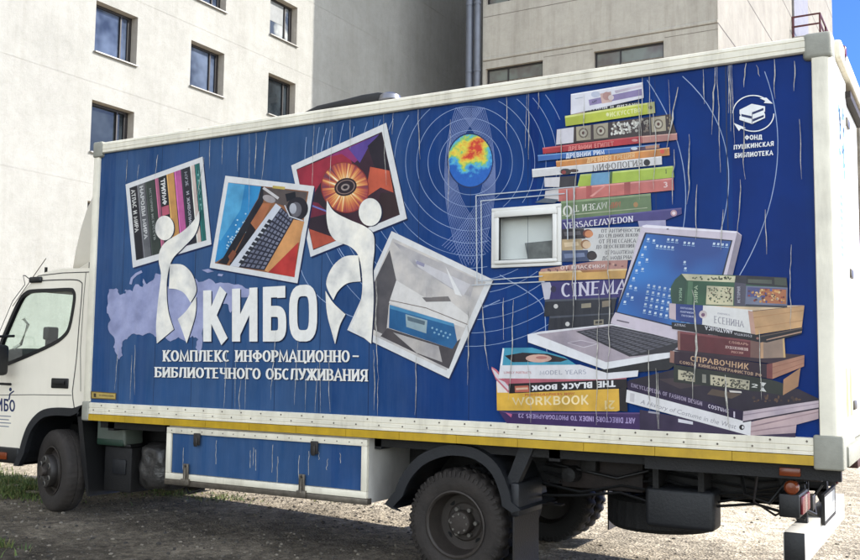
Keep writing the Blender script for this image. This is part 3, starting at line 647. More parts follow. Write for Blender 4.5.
# ---------------------------------------------------------------- printed artwork
def frame_print(name, outer, inner, bgm, label, tf=None):
    d = D(tf=tf); d.poly([(x+1.2, y+1.6) for x, y in outer], P(22, 40, 84)); d.poly(outer, P(222, 220, 216)); d.poly(inner, bgm); return d
def lerpq(Q, u, v):           # v down
    TL, TR, BR, BL = Q
    return tuple((1-v)*((1-u)*TL[i]+u*TR[i])+v*((1-u)*BL[i]+u*BR[i]) for i in (0, 1))
# seam lines of the vinyl sheets
d = D()
for x in [.42, .86, 1.30, 1.76, 2.2, 2.64, 3.1, 3.52, 3.95, 4.4, 4.85, 5.3, 5.75]:
    for dx in (0,): d.g.add([(x, -.0004, 1.112), (x+.004, -.0004, 1.112), (x+.004+random.uniform(-.003, .003), -.0004, 3.408), (x, -.0004, 3.408)], [(0, 1, 2, 3)], P(16, 34, 72))
d.build('sheet_seam', panel)
# rings around the globe
RINGC = P(150, 172, 208); d = D(); gc = (470.2, 160.5)
for i in range(13):
    rx = 31+i*11.2; ry = rx*(1.04+.006*i)
    pts = [(gc[0]+rx*math.cos(t), gc[1]+2+ry*math.sin(t)) for t in [2*math.pi*k/90 for k in range(91)]]
    seg = []
    for p in pts+[None]:
        ok = False
        if p:
            x, z = on(*p); ok = 1.13 < z < 3.40 and .09 < x < 6.24 and not (p[0] > 562 and p[1] > 95 and p[0] < 685) and not (wx0-.01 < x < wx1+.01 and wz0-.01 < z < wz1+.01)
        if ok: seg.append(p)
        else:
            if len(seg) > 1: d.line(seg, .5, RINGC)
            seg = []
for a, b, c_, e in [((500, 275), (560, 310), (540, 300), (548, 362)), ((455, 285), (420, 300), (380, 330), (352, 330)), ((640, 70), (700, 150), (702, 240), (640, 330)), ((760, 60), (800, 150), (770, 250), (700, 330)), ((660, 60), (760, 120), (740, 240), (670, 320)), ((330, 118), (300, 200), (330, 300), (470, 330)), ((300, 250), (290, 300), (380, 360), (500, 300))]:
    pts = []
    for k in range(25):
        t = k/24; pts.append(tuple((1-t)**3*a[i]+3*t*(1-t)**2*b[i]+3*t*t*(1-t)*c_[i]+t**3*e[i] for i in (0, 1)))
    pts = [p for p in pts if 1.13 < on(*p)[1] < 3.40]
    if len(pts) > 1: d.line(pts, .8, RINGC)
d.build('ring_print', panel)
d = D(); NETC = P(140, 156, 204)
for k in range(15):
    f = k/14
    for s_ in (1, -1):
        x0 = 470+s_*(-14+28*f); xm = 470-s_*(25-9*f*1.2); xe = 470+s_*(34*f-6); ye = 268-22*f
        pts = []
        for j in range(21):
            t = j/20; pts.append(((1-t)**2*x0+2*t*(1-t)*(2*xm-(x0+xe)/2)+t*t*xe, 107.5+(ye-107.5)*t))
        d.line(pts, .38, NETC)
d.build('net_print', panel)
# globe
def globe_mat():
    m, nt, bs = newmat('globe_print_ink'); gx, gzc = on(*gc)
    def mth(op, a, b=0.0, c=0.0):
        n_ = N(nt, 'ShaderNodeMath', operation=op)
        for i_, q_ in enumerate((a, b, c)):
            if hasattr(q_, 'links'): nt.links.new(q_, n_.inputs[i_])
            else: n_.inputs[i_].default_value = q_
        return n_.outputs[0]
    sx = N(nt, 'ShaderNodeTexCoord'); sep = N(nt, 'ShaderNodeSeparateXYZ'); nt.links.new(sx.outputs['Object'], sep.inputs[0])
    dx_ = mth('SUBTRACT', sep.outputs['X'], gx+.015); dz_ = mth('SUBTRACT', sep.outputs['Z'], gzc+.075)
    rr = mth('SQRT', mth('ADD', mth('MULTIPLY', dx_, dx_), mth('MULTIPLY', mth('MULTIPLY', dz_, dz_), 1.8)))
    n1 = noise(nt, (1, 1, 1.2), 9, 6, .62, (1.7, 0, 2.2)); n2 = noise(nt, (1, 1, 1), 26, 5, .7)
    land = mth('ADD', mth('MULTIPLY_ADD', n1.outputs[0], .62, 0.0), mth('MULTIPLY', rr, -1.25))
    r1 = ramp(nt, land, [(.02, L3(36, 96, 176)), (.085, L3(80, 170, 208)), (.125, L3(130, 190, 104)), (.165, L3(222, 206, 74)), (.23, L3(226, 150, 56)), (.28, L3(206, 62, 44))])
    r2_ = ramp(nt, n2.outputs[0], [(.35, (.8, .82, .85)), (.6, (1, 1, 1)), (.72, (1.25, 1.2, 1.05))])
    nt.links.new(mul(nt, r1.outputs[0], r2_.outputs[0]), bs.inputs['Base Color']); bs.inputs['Roughness'].default_value = .35; bs.inputs['Specular IOR Level'].default_value = .25; return m
d = D(); d.ell(gc[0], gc[1], 23.2, 27.6, P(26, 52, 104), 40); d.ell(gc[0], gc[1], 22.0, 26.2, globe_mat(), 40); d.build('globe_print', panel)
# photo print 1: book spines
d = frame_print('p', [(125.6, 184.4), (202.6, 156.6), (211.4, 244.3), (132.9, 267.7)], [(129.5, 188), (199.6, 162.8), (206.5, 240.2), (136.2, 260.3)], P(60, 52, 60), '')
Q = [(129.5, 188), (199.6, 162.8), (206.5, 240.2), (136.2, 260.3)]
sp = [(0, .10, (38, 38, 44)), (.11, .215, (104, 104, 106)), (.225, .36, (60, 68, 62)), (.365, .41, (176, 92, 120)), (.42, .52, (34, 36, 40)), (.53, .63, (206, 146, 78)), (.64, .73, (196, 88, 150)), (.74, .86, (48, 48, 56)), (.865, .925, (214, 190, 176)), (.935, 1, (36, 104, 98))]
for a, b, c in sp:
    d.poly([lerpq(Q, a, .0), lerpq(Q, b, .0), lerpq(Q, b, 1), lerpq(Q, a, 1)], P(*c)); d.poly([lerpq(Q, a, 0), lerpq(Q, a+.012, 0), lerpq(Q, a+.012, 1), lerpq(Q, a, 1)], P(*[min(255, int(k*1.35)) for k in c]))
d.poly([lerpq(Q, .42, .40), lerpq(Q, .52, .40), lerpq(Q, .52, .52), lerpq(Q, .42, .52)], P(200, 90, 110))
def vt(t, u0, u1, v0, v1, c, **kw):   # text running down a spine
    d.text(t, [lerpq(Q, u1, v0), lerpq(Q, u1, v1), lerpq(Q, u0, v1), lerpq(Q, u0, v0)], P(*c), **kw)
vt('АТЛАС И МИРА', .02, .075, .04, .62, (215, 212, 205), serif=False, thick=.2, thin=.16)
vt('НАРОДЫ МИРА', .14, .19, .03, .75, (206, 204, 200), serif=False, thick=.2, thin=.16)
vt('ИСТОРИЯ ИСКУССТВ', .27, .30, .1, .8, (140, 146, 138), serif=False, thick=.2, thin=.16)
vt('ТРИУМФ', .44, .50, .04, .38, (225, 222, 216), serif=False, thick=.24, thin=.18)
vt('МУЗЕЙ И ЖИВОПИСЬ', .78, .82, .05, .8, (170, 168, 176), serif=False, thick=.2, thin=.16)
vt('ТЕАТР', .955, .98, .1, .6, (120, 180, 170), serif=False, thick=.2, thin=.16)
d.build('photo_print', panel, 'printed photo of book spines, left of the prints')
# photo print 3 (disc) - lies under print 2
d = frame_print('p', [(291.3, 165.5), (386.3, 122.8), (407, 218.6), (310.7, 256.9)], [(296.5, 169.4), (382, 131.8), (400, 214.7), (313.3, 250.2)], P(66, 40, 52), '')
t3 = T(290, 115, 3.862); d.tf = t3
d.poly([(27, 212), (215, 135), (240, 185), (120, 260), (95, 300), (45, 300)], P(168, 44, 62)); d.poly([(130, 167), (300, 93), (290, 150), (250, 185), (200, 150)], P(150, 50, 110)); d.poly([(225, 128), (345, 74), (300, 130), (270, 185)], P(92, 66, 150))
d.poly([(300, 120), (352, 70), (405, 290), (345, 260)], P(44, 36, 46)); d.poly([(310, 200), (385, 215), (400, 300), (350, 280), (290, 320)], P(206, 88, 60)); d.poly([(60, 320), (120, 300), (150, 360), (230, 420), (240, 440), (90, 500)], P(52, 40, 50))
d.poly([(75, 440), (190, 480), (90, 518)], P(196, 84, 62)); d.poly([(350, 300), (405, 300), (424, 383), (330, 410)], P(60, 42, 44)); d.poly([(58, 330), (110, 340), (150, 380), (70, 400)], P(120, 40, 60))
d.line([(85, 350), (150, 375)], 6, P(110, 120, 190))
d.ell(213, 280, 92, 100, P(150, 52, 48), 36, -20)
def disc_mat():
    m, nt, bs = newmat('disc_print_ink'); cx_, cz_ = on(345.2, 187.5); tc = N(nt, 'ShaderNodeTexCoord'); sp_ = N(nt, 'ShaderNodeSeparateXYZ'); nt.links.new(tc.outputs['Object'], sp_.inputs[0])
    def mth(op, a, b):
        n_ = N(nt, 'ShaderNodeMath', operation=op)
        for i_, q_ in enumerate((a, b)):
            if hasattr(q_, 'links'): nt.links.new(q_, n_.inputs[i_])
            else: n_.inputs[i_].default_value = q_
        return n_.outputs[0]
    dx_, dz_ = mth('SUBTRACT', sp_.outputs['X'], cx_), mth('SUBTRACT', sp_.outputs['Z'], cz_)
    an = mth('ARCTAN2', dz_, dx_); rr_ = mth('SQRT', mth('ADD', mth('MULTIPLY', dx_, dx_), mth('MULTIPLY', dz_, dz_)), 0)
    no = N(nt, 'ShaderNodeTexNoise', noise_dimensions='1D'); no.inputs['Scale'].default_value = 5.5; no.inputs['Detail'].default_value = 5; nt.links.new(an, no.inputs['W'])
    sm_ = mth('ADD', mth('MULTIPLY', rr_, 3.2), mth('MULTIPLY', no.outputs[0], -1.5))
    r_ = ramp(nt, mth('ADD', sm_, .75), [(.05, L3(240, 226, 196)), (.25, L3(224, 170, 96)), (.48, L3(196, 104, 62)), (.68, L3(150, 58, 60)), (.9, L3(104, 50, 66))])
    nt.links.new(r_.outputs[0], bs.inputs['Base Color']); bs.inputs['Roughness'].default_value = .3; return m
d.ell(213, 280, 88, 96, disc_mat(), 40, -20)
for k in range(0):
    a = 2*math.pi*k/40+.1; wd = .055+.05*random.random(); r = 84+10*random.random(); c = [(236, 190, 92), (228, 140, 62), (242, 228, 196), (200, 80, 56), (214, 110, 70), (120, 60, 110)][k % 6]
    d.poly([(213+20*math.cos(a), 280+20*math.sin(a)), (213+r*math.cos(a-wd), 280+r*1.05*math.sin(a-wd)), (213+r*math.cos(a+wd), 280+r*1.05*math.sin(a+wd))], P(*c))
d.ell(215, 278, 44, 34, P(52, 38, 44), 30, -18); d.ell(215, 278, 37, 27, P(150, 120, 110), 30, -18); d.ell(215, 278, 33, 24, P(50, 38, 44), 30, -18); d.ell(214, 279, 17, 13, P(170, 150, 140), 20, -18); d.ell(214, 279, 10, 7, P(50, 40, 44), 20, -18)
d.build('photo_print', panel, 'printed photo of a shining disc on red and black')
# photo print 2: keyboard
Q = [(228.4, 182.4), (308.8, 191.3), (294.3, 277.3), (215, 263.2)]
d = frame_print('p', [(225.5, 175.7), (314.4, 186.2), (297.6, 283.3), (209.9, 267.7)], Q, P(150, 96, 62), '')
d.tf = T(205, 165, 4.48)
d.poly([(105, 79), (252, 96), (238, 150), (82, 415), (48, 436), (46, 430)], P(44, 140, 200)); d.poly([(105, 79), (180, 88), (160, 200), (70, 340), (62, 330)], P(80, 168, 214))
for k in range(46):
    x = 95+random.random()*95; y = 390-(x-80)*1.35+random.gauss(0, 26)
    if 70 < x < 215 and 190 < y < 400: d.poly([(x, y), (x+6, y+1), (x+5, y+7), (x-1, y+6)], P(196, 226, 236))
d.poly([(252, 96), (268, 100), (262, 165), (98, 447), (58, 438), (82, 415), (240, 150)], P(40, 42, 50)); d.poly([(262, 100), (460, 122), (440, 210), (330, 175), (262, 150)], P(96, 84, 80))
d.poly([(205, 260), (260, 172), (300, 172), (230, 300)], P(186, 110, 70)); d.poly([(110, 445), (205, 260), (228, 290), (140, 452)], P(40, 36, 42)); d.poly([(104, 410), (126, 380), (142, 396), (118, 436)], P(150, 84, 60))
d.poly([(318, 172), (342, 190), (155, 458), (112, 452)], P(206, 208, 214)); d.poly([(342, 190), (398, 242), (268, 472), (152, 458)], P(46, 48, 62))
for i in range(5):
    for j in range(13):
        u, v = (i+.18)/5, (j+.15)/13; k = lambda u, v: tuple((1-v)*((1-u)*a+u*b)+v*((1-u)*c+u*e) for a, b, c, e in zip((342, 190), (396, 240), (155, 456), (266, 470)))
        d.poly([k(u, v), k(u+.13, v), k(u+.13, v+.05), k(u, v+.05)], P(122, 124, 142))
for j in range(10):
    v = (j+.2)/10; k = lambda u, v: tuple((1-v)*((1-u)*a+u*b)+v*((1-u)*c+u*e) for a, b, c, e in zip((290, 238), (306, 246), (150, 440), (170, 448)))
    d.poly([k(0, v), k(1, v), k(1, v+.07), k(0, v+.07)], P(50, 52, 60))
d.poly([(398, 244), (446, 254), (424, 346), (284, 480), (268, 472)], P(226, 156, 92)); d.poly([(420, 345), (402, 503), (284, 481)], P(200, 56, 52))
d.ell(415, 195, 48, 52, P(46, 44, 52), 24); d.ell(408, 200, 26, 34, P(110, 106, 112), 20); d.ell(395, 195, 16, 24, P(190, 190, 196), 18); d.line([(262, 102), (330, 150)], 12, P(206, 200, 196)); d.poly([(305, 92), (360, 98), (358, 110), (303, 104)], P(220, 190, 90))
d.ell(288, 152, 30, 16, P(170, 160, 158), 18, 20); d.poly([(360, 130), (405, 120), (408, 145), (368, 165)], P(34, 36, 44)); d.line([(358, 180), (380, 230), (440, 250)], 5, P(206, 206, 210))
d.build('photo_print', panel, 'printed photo of a keyboard beside a blue screen')
# photo print 4: machine
d = frame_print('p', [(391.8, 231.1), (493.4, 279.8), (449.1, 378.6), (347.5, 330)], [(393, 238.2), (486, 282.2), (446.8, 370.6), (355, 326.2)], P(206, 198, 190), '')
d.tf = T(360, 225, 3.614)
d.poly([(108, 90), (132, 200), (105, 290), (95, 400), (-10, 350), (60, 190)], P(92, 88, 90)); d.poly([(120, 60), (420, 195), (400, 260), (330, 230), (200, 150)], P(186, 180, 178)); d.poly([(200, 125), (400, 215), (375, 255), (210, 150)], P(205, 200, 200))
d.poly([(132, 200), (235, 262), (320, 270), (395, 330), (380, 372), (105, 282)], P(222, 216, 208)); d.poly([(310, 150), (370, 258), (345, 250)], P(232, 228, 222)); d.poly([(225, 262), (320, 258), (330, 276), (240, 278)], P(120, 114, 112)); d.line([(108, 272), (240, 300), (390, 360)], 3, P(130, 116, 108))
d.poly([(238, 220), (262, 230), (262, 262), (238, 262)], P(190, 182, 176)); d.poly([(108, 288), (340, 356), (352, 420), (335, 448), (105, 372)], P(38, 98, 150)); d.poly([(108, 288), (340, 356), (342, 368), (108, 302)], P(70, 140, 184)); d.poly([(165, 322), (244, 345), (240, 392), (168, 368)], P(150, 172, 178)); d.poly([(172, 330), (236, 348), (234, 362), (173, 345)], P(90, 110, 122))
for i in range(9): d.ell(262+i*8, 372+i*3+(i % 2)*14, 4, 4, P(130, 176, 204), 8)
d.poly([(100, 372), (335, 448), (352, 420), (365, 410), (322, 520), (75, 402)], P(84, 78, 80)); d.poly([(120, 388), (285, 438), (298, 496), (205, 462)], P(186, 178, 172)); d.poly([(205, 128), (235, 140), (232, 152), (203, 140)], P(150, 146, 170))
d.build('photo_print', panel, 'printed photo of the inside of a printing machine')
# map
d = D(tf=T(0, 180, 2.8)); MAPC = P(158, 163, 202)
out = [(302, 330), (306, 306), (326, 303), (336, 322), (352, 318), (352, 306), (372, 312), (380, 292), (400, 300), (402, 276), (412, 292), (430, 280), (436, 262), (452, 264), (456, 288), (476, 300), (500, 284), (516, 268), (540, 268), (556, 286), (586, 276), (604, 290), (640, 288), (668, 292), (700, 306), (720, 318), (700, 326), (672, 328), (660, 350), (646, 372), (640, 350), (622, 346), (600, 360), (590, 384), (572, 400), (566, 430), (566, 470), (556, 486), (548, 470), (556, 446), (540, 436), (520, 452), (500, 440), (478, 452), (452, 436), (436, 440), (420, 428), (400, 436), (376, 430), (360, 440), (344, 452), (340, 470), (344, 492), (334, 503), (326, 486), (318, 468), (322, 446), (308, 428), (304, 404), (310, 390), (300, 372)]
jag = []
for i, p in enumerate(out):
    q = out[(i+1) % len(out)]; jag.append(p)
    for t in (.33, .66): jag.append((p[0]+(q[0]-p[0])*t+random.uniform(-2.6, 2.6), p[1]+(q[1]-p[1])*t+random.uniform(-2.6, 2.6)))
d.poly(jag, MAPC); d.line([(366, 292), (370, 276), (382, 264), (398, 256)], 7, MAPC); d.poly([(566, 252), (584, 249), (600, 256), (582, 260)], MAPC); d.poly([(612, 262), (626, 264), (622, 270), (610, 268)], MAPC)
d.build('map_print', panel)
# logo figures
WL = P(244, 238, 224); SH = P(18, 32, 66)
def logo(parts, tf, name, sh=(3.5, 1.5)):
    d = D(tf=tf)
    for dx, mt in ((1, SH), (0, WL)):
        for kind, pts, shp in parts:
            q = [(x+sh[0]*dx, y+sh[1]*dx) for x, y in pts] if kind == 'p' else None
            if kind == 'p': d.smooth(q, mt, 5, shp)
            else: d.ell(pts[0]+sh[0]*dx, pts[1]+sh[1]*dx, pts[2], pts[3], mt, 30)
        if dx == 0: pass
    d.build(name, panel)
logo([('e', (227, 133, 33, 43), ()),
      ('p', [(348, 72), (348, 112), (332, 158), (290, 204), (256, 240), (240, 285), (234, 345), (240, 425), (259, 488), (200, 537), (197, 478), (203, 400), (212, 325), (214, 290), (206, 245), (212, 208), (236, 178), (290, 145), (328, 108)], (0, 8, 9)),
      ('p', [(246, 260), (290, 262), (322, 292), (337, 335), (336, 362), (318, 394), (296, 362), (270, 348), (242, 345)], (0, 5, 8)),
      ('p', [(337, 372), (334, 440), (304, 537), (288, 490), (273, 452), (302, 424), (322, 395)], (0, 2, 4))], T(100, 190, 3.5), 'figure_logo')
logo([('e', (253, 90, 32, 39), ()),
      ('p', [(132, 57), (152, 88), (192, 110), (238, 130), (262, 152), (265, 195), (260, 250), (263, 340), (256, 459), (228, 436), (197, 412), (218, 368), (230, 318), (230, 262), (220, 212), (196, 186), (160, 172), (140, 148), (131, 108)], (0, 8, 10)),
      ('p', [(220, 211), (180, 215), (146, 245), (130, 292), (150, 336), (164, 310), (190, 289), (227, 284)], (0, 4, 7)),
      ('p', [(128, 310), (132, 372), (146, 428), (155, 460), (168, 408), (184, 376), (150, 344)], (0, 3, 5))], T(280, 180, 2.8), 'figure_logo')
# lettering
Qk = [(203.5, 290.6), (316, 284.0), (316, 341.6), (203.5, 341.6)]
d = D()
kw = dict(thick=.245, thin=.20, serif=False, gap=.17)
d.text('КИБО', [(x+1.1, y+1.1) for x, y in Qk], SH, GS, **dict(kw)); d.text('КИБО', Qk, P(240, 236, 226), GS, **kw); d.build('title_lettering', panel)
d = D()
for dx, mt in ((.5, SH), (0, P(240, 236, 226))):
    d.text('КОМПЛЕКС ИНФОРМАЦИОННО', [(163.4+dx, 350.3+dx), (349.9+dx, 350.3+dx), (349.9+dx, 362.3+dx), (163.4+dx, 361.4+dx)], mt, thick=.225, thin=.11)
    d.line([(353+dx, 356.2+dx), (359.2+dx, 356.3+dx)], 1.5, mt)
    d.text('БИБЛИОТЕЧНОГО ОБСЛУЖИВАНИЯ', [(155.3+dx, 367.0+dx), (368+dx, 369.4+dx), (368+dx, 381.4+dx), (155.3+dx, 377.2+dx)], mt, thick=.225, thin=.11)
d.build('subtitle_lettering', panel)
# fund logo
d = D(tf=T(720, 85, 6.586)); W_ = P(238, 238, 236)
d.line(E(220, 188, 134, 118, 180, 305, 18), 7, W_); d.poly([(262, 88), (306, 84), (350, 124), (290, 120), (300, 106)], W_)
d.line(E(222, 190, 134, 116, 0, 125, 18), 7, W_); d.poly([(90, 250), (172, 284), (138, 290), (126, 304)], W_)
d.poly([(130, 165), (210, 125), (298, 142), (298, 176), (291, 182), (298, 192), (298, 218), (212, 258), (130, 230), (130, 208), (138, 202), (130, 190)], W_)
for q in ([(142, 192), (210, 206), (210, 224), (142, 208)], [(216, 180), (288, 152), (288, 168), (216, 196)], [(216, 226), (290, 198), (290, 212), (216, 244)]): d.poly(q, P(14, 34, 92))
d.line([(214, 180), (212, 256)], 4, P(14, 34, 92))
sans = dict(serif=False, thick=.22, thin=.18, gap=.14)
d.text('ФОНД', [(165, 331), (278, 328), (278, 360), (165, 364)], W_, **sans); d.text('ПУШКИНСКАЯ', [(92, 397), (355, 370), (355, 402), (92, 427)], W_, **sans); d.text('БИБЛИОТЕКА', [(98, 451), (350, 430), (350, 463), (98, 483)], W_, **sans)
d.build('emblem_print', panel)
# yellow sticker at the lower left
d = D(tf=T(70, 370, 8)); d.poly([(172, 170), (375, 184), (372, 238), (174, 228)], P(120, 96, 40)); d.poly([(180, 178), (368, 190), (366, 230), (181, 222)], P(196, 166, 84))
d.poly([(194, 186), (214, 187), (214, 218), (194, 216)], P(70, 58, 40)); d.text('ТЕХПОМОЩЬ'.replace('Щ', 'Ш'), [(236, 196), (354, 202), (354, 216), (236, 210)], P(80, 66, 44), **sans); d.build('yellow_sticker', panel)
# ----- the tall printed stack
A = T(525, 75, 5.212); B = T(525, 165, 5.212); C_ = T(525, 215, 3.613); Dd = T(620, 265, 4.195); Ee = T(615, 340, 4.095); F = T(485, 335, 5.212)
def book(tf, elems, name='book_print'):
    d = D(tf=tf)
    for e in elems:
        if e[0] == 't': d.text(e[1], e[2], P(*e[3]), **(e[4] if len(e) > 4 else sans))
        elif e[0] == 'e': d.ell(*e[1], P(*e[2]), 16)
        elif e[0] == 'f': d.font(e[1], e[2], P(*e[3]), e[4] if len(e) > 4 else 0)
        else: d.poly(e[0], P(*e[1]))
    d.build(name, panel)
def blobs(x0, x1, y0f, y1f, n, cols, s=6):
    out = []
    for i in range(n):
        x = random.uniform(x0, x1); y = random.uniform(y0f(x), y1f(x)); out.append(('e', (x, y, random.uniform(s*.5, s), random.uniform(s*.4, s)), random.choice(cols)))
    return out
ser = dict(serif=True, thick=.17, thin=.08, gap=.12)
book(C_, [([(90, 366), (322, 352), (316, 400), (84, 416)], (44, 46, 56)), ([(90, 366), (322, 352), (322, 358), (90, 374)], (74, 78, 90)), ('e', (155, 394, 8, 8), (200, 196, 190)), ([(250, 380), (285, 377), (285, 396), (250, 398)], (150, 140, 118)), ([(255, 384), (280, 382), (280, 391), (255, 393)], (70, 66, 62))])
book(C_, [([(74, 306), (334, 296), (322, 354), (70, 367)], (42, 44, 54)), ([(74, 306), (334, 296), (334, 303), (74, 314)], (80, 84, 96)), ('e', (113, 330, 8, 8), (200, 196, 190)), ([(205, 321), (240, 318), (240, 334), (205, 337)], (150, 140, 118)), ([(280, 312), (312, 308), (308, 330), (280, 334)], (140, 124, 104))])
book(C_, [([(60, 244), (364, 233), (342, 298), (72, 306)], (58, 48, 112)), ([(60, 244), (92, 243), (98, 262), (90, 304), (72, 306)], (196, 192, 200)), ('e', (104, 268, 10, 12), (52, 46, 78)), ('t', 'CINEMA', [(132, 247), (372, 233), (366, 283), (134, 297)], (206, 200, 214), ser)])
book(C_, [([(52, 205), (370, 194), (362, 230), (52, 239)], (214, 164, 88)), ([(52, 205), (370, 194), (370, 200), (52, 212)], (236, 200, 140)), ([(200, 200), (300, 197), (298, 204), (210, 208)], (180, 120, 70))])
book(C_, [([(60, 196), (374, 150), (370, 194), (55, 206)], (184, 132, 120))]+blobs(70, 360, lambda x: 200-(x-60)*.1, lambda x: 204-(x-60)*.05, 30, [(150, 96, 90), (206, 160, 140), (120, 84, 84)], 5)+[('t', 'ОТ КЛАССИКИ', [(130, 184), (290, 178), (290, 190), (130, 198)], (226, 200, 190))])
def person_spine(y0, y1, lt, face, cloth, hair, fx, t1, t2, x1=600):
    k = (y1-y0)
    return [([(195, y0), (x1, y0-12), (x1-14, y1-10), (195, y1)], (206, 202, 196)), ([(195, y0), (fx-20, y0-2), (fx-12, y1-4), (195, y1)], cloth), ('e', (fx, y0+k*.45, 26, k*.42), hair), ('e', (fx+6, y0+k*.48, 22, k*.34), face),
            ([(205, y0+k*.3), (fx-40, y0+k*.2), (fx-34, y0+k*.55), (210, y0+k*.7)], tuple(min(255, c+40) for c in cloth)),
            ('t', t1, [(fx+70, y0+k*.02), (x1-20, y0-k*.06), (x1-20, y0+k*.28), (fx+70, y0+k*.38)], (84, 80, 86), ser), ('t', t2, [(fx+55, y0+k*.52), (x1-28, y0+k*.42), (x1-28, y0+k*.72), (fx+55, y0+k*.84)], (84, 80, 86), ser)]
book(B, person_spine(446, 505, 0, (60, 50, 52), (72, 84, 116), (40, 36, 44), 350, 'ОТ РОМАНТИЗМА', 'ДО МОДЕРНА', 588)[:])
book(B, person_spine(388, 446, 0, (226, 190, 150), (196, 166, 120), (150, 104, 66), 318, 'ОТ РЕНЕССАНСА', 'ДО ПРОСВЕШЕНИЯ'.replace('Ш', 'Ш'), 600))
book(B, [([(590, 290), (735, 284), (738, 330), (610, 378)], (166, 160, 190))]+person_spine(334, 388, 0, (206, 130, 84), (52, 46, 50), (120, 60, 44), 330, 'ОТ АНТИЧНОСТИ', 'ДО СРЕДНИХ ВЕКОВ', 620))
book(B, [([(195, 284), (660, 238), (818, 224), (820, 256), (735, 288), (600, 292), (195, 336)], (68, 60, 124)), ([(195, 284), (818, 224), (818, 231), (195, 292)], (96, 88, 150)), ('t', 'VERSACE/AVEDON', [(205, 303), (566, 266), (566, 297), (208, 334)], (226, 220, 224), ser), ('e', (778, 252, 17, 17), (196, 150, 160)), ('e', (778, 252, 9, 9), (236, 220, 222))])
book(B, [([(190, 190), (658, 149), (662, 240), (195, 286)], (108, 130, 88)), ([(190, 190), (658, 149), (658, 160), (190, 202)], (140, 160, 116)), ('t', 'О', [(199, 214), (250, 210), (250, 270), (201, 272)], (226, 222, 206), dict(serif=False, thick=.16, thin=.1)), ('t', 'МУЗЕИ Т', [(430, 228), (262, 246), (260, 212), (430, 194)], (214, 212, 196), ser), ('t', 'МИР', [(500, 222), (446, 228), (446, 198), (500, 192)], (196, 96, 70), ser), ('e', (580, 208, 12, 14), (176, 130, 80)), ([(195, 262), (640, 222), (640, 226), (195, 268)], (170, 176, 140))])
book(B, [([(110, 136), (180, 124), (182, 190), (104, 182)], (206, 200, 196)), ([(178, 125), (776, 68), (779, 132), (180, 191)], (206, 110, 100)), ([(178, 125), (776, 68), (776, 76), (178, 134)], (232, 150, 138)), ([(322, 112), (350, 109), (350, 176), (322, 178)], (180, 84, 80)), ([(520, 94), (552, 90), (552, 152), (520, 156)], (176, 84, 78)), ('t', '3', [(724, 90), (744, 88), (744, 118), (724, 120)], (240, 200, 190)), ([(340, 165), (420, 105), (432, 104), (356, 166)], (228, 150, 138))])
book(B, [([(104, 68), (272, 57), (272, 118), (106, 115)], (60, 56, 60)), ([(104, 68), (186, 64), (182, 116), (106, 115)], (212, 206, 204)), ([(292, 51), (774, 6), (780, 66), (276, 115)], (166, 188, 62)), ([(292, 51), (774, 6), (774, 14), (290, 60)], (200, 216, 110)), ([(350, 46), (446, 37), (442, 99), (345, 108)], (104, 158, 192)), ([(446, 37), (460, 36), (456, 98), (442, 99)], (84, 110, 60)), ('t', '1', [(733, 24), (742, 23), (742, 46), (733, 47)], (70, 80, 50))])
book(A, [([(40, 492), (715, 424), (717, 468), (42, 535)], (214, 210, 206)), ([(40, 492), (715, 424), (715, 430), (40, 499)], (236, 234, 230)), ('e', (215, 505, 30, 16), (60, 54, 56)), ('e', (258, 500, 24, 9), (80, 60, 56)), ('e', (205, 508, 12, 10), (150, 60, 56)), ('t', 'МИФОЛОГИЯ', [(354, 470), (615, 442), (617, 474), (356, 504)], (128, 122, 116), ser), ('e', (638, 458, 17, 17), (50, 46, 48))])
book(A, [([(165, 450), (755, 379), (757, 420), (168, 482)], (218, 138, 66)), ([(165, 450), (755, 379), (755, 385), (165, 457)], (238, 178, 110)), ('t', 'ДРЕВНЯЯ ГРЕЦИЯ', [(326, 436), (574, 408), (574, 432), (326, 460)], (238, 190, 130)), ('e', (718, 400, 12, 12), (220, 80, 60))])
book(A, [([(70, 419), (705, 362), (707, 386), (72, 451)], (58, 108, 182)), ([(550, 376), (705, 360), (707, 386), (552, 402)], (96, 70, 90)), ([(70, 419), (705, 362), (705, 367), (70, 425)], (110, 158, 212)), ('t', 'ДРЕВНИЙ РИМ'.replace('Й', 'И'), [(216, 411), (416, 390), (417, 414), (218, 437)], (216, 222, 230)), ('e', (572, 385, 18, 8), (196, 200, 206)), ([(630, 372), (700, 364), (702, 380), (632, 388)], (186, 130, 100))])
book(A, [([(95, 381), (612, 318), (614, 356), (98, 413)], (188, 46, 54)), ([(95, 381), (612, 318), (612, 324), (95, 388)], (220, 96, 96)), ([(612, 318), (795, 304), (796, 340), (614, 357)], (196, 132, 118)), ([(612, 318), (795, 304), (795, 310), (612, 326)], (222, 170, 152)), ('t', 'ДРЕВНИИ ЕГИПЕТ', [(228, 375), (464, 347), (465, 371), (230, 398)], (226, 130, 120)), ('e', (575, 342, 16, 7), (226, 150, 140))])
orn = [([(170, 286), (762, 205), (792, 306), (612, 320), (166, 366)], (66, 52, 50)), ([(170, 286), (258, 273), (256, 354), (166, 365)], (208, 202, 206)), ([(270, 272), (346, 263), (346, 338), (272, 346)], (168, 156, 130)), ([(360, 261), (436, 250), (436, 328), (362, 336)], (168, 156, 130)), ([(660, 224), (734, 214), (738, 292), (664, 300)], (168, 156, 130))]
for cx, cy in ((308, 304), (398, 293), (698, 258)): orn += [('e', (cx, cy, 25, 27), (110, 96, 80)), ('e', (cx, cy, 18, 19), (190, 180, 156)), ('e', (cx, cy, 8, 9), (90, 56, 48))]
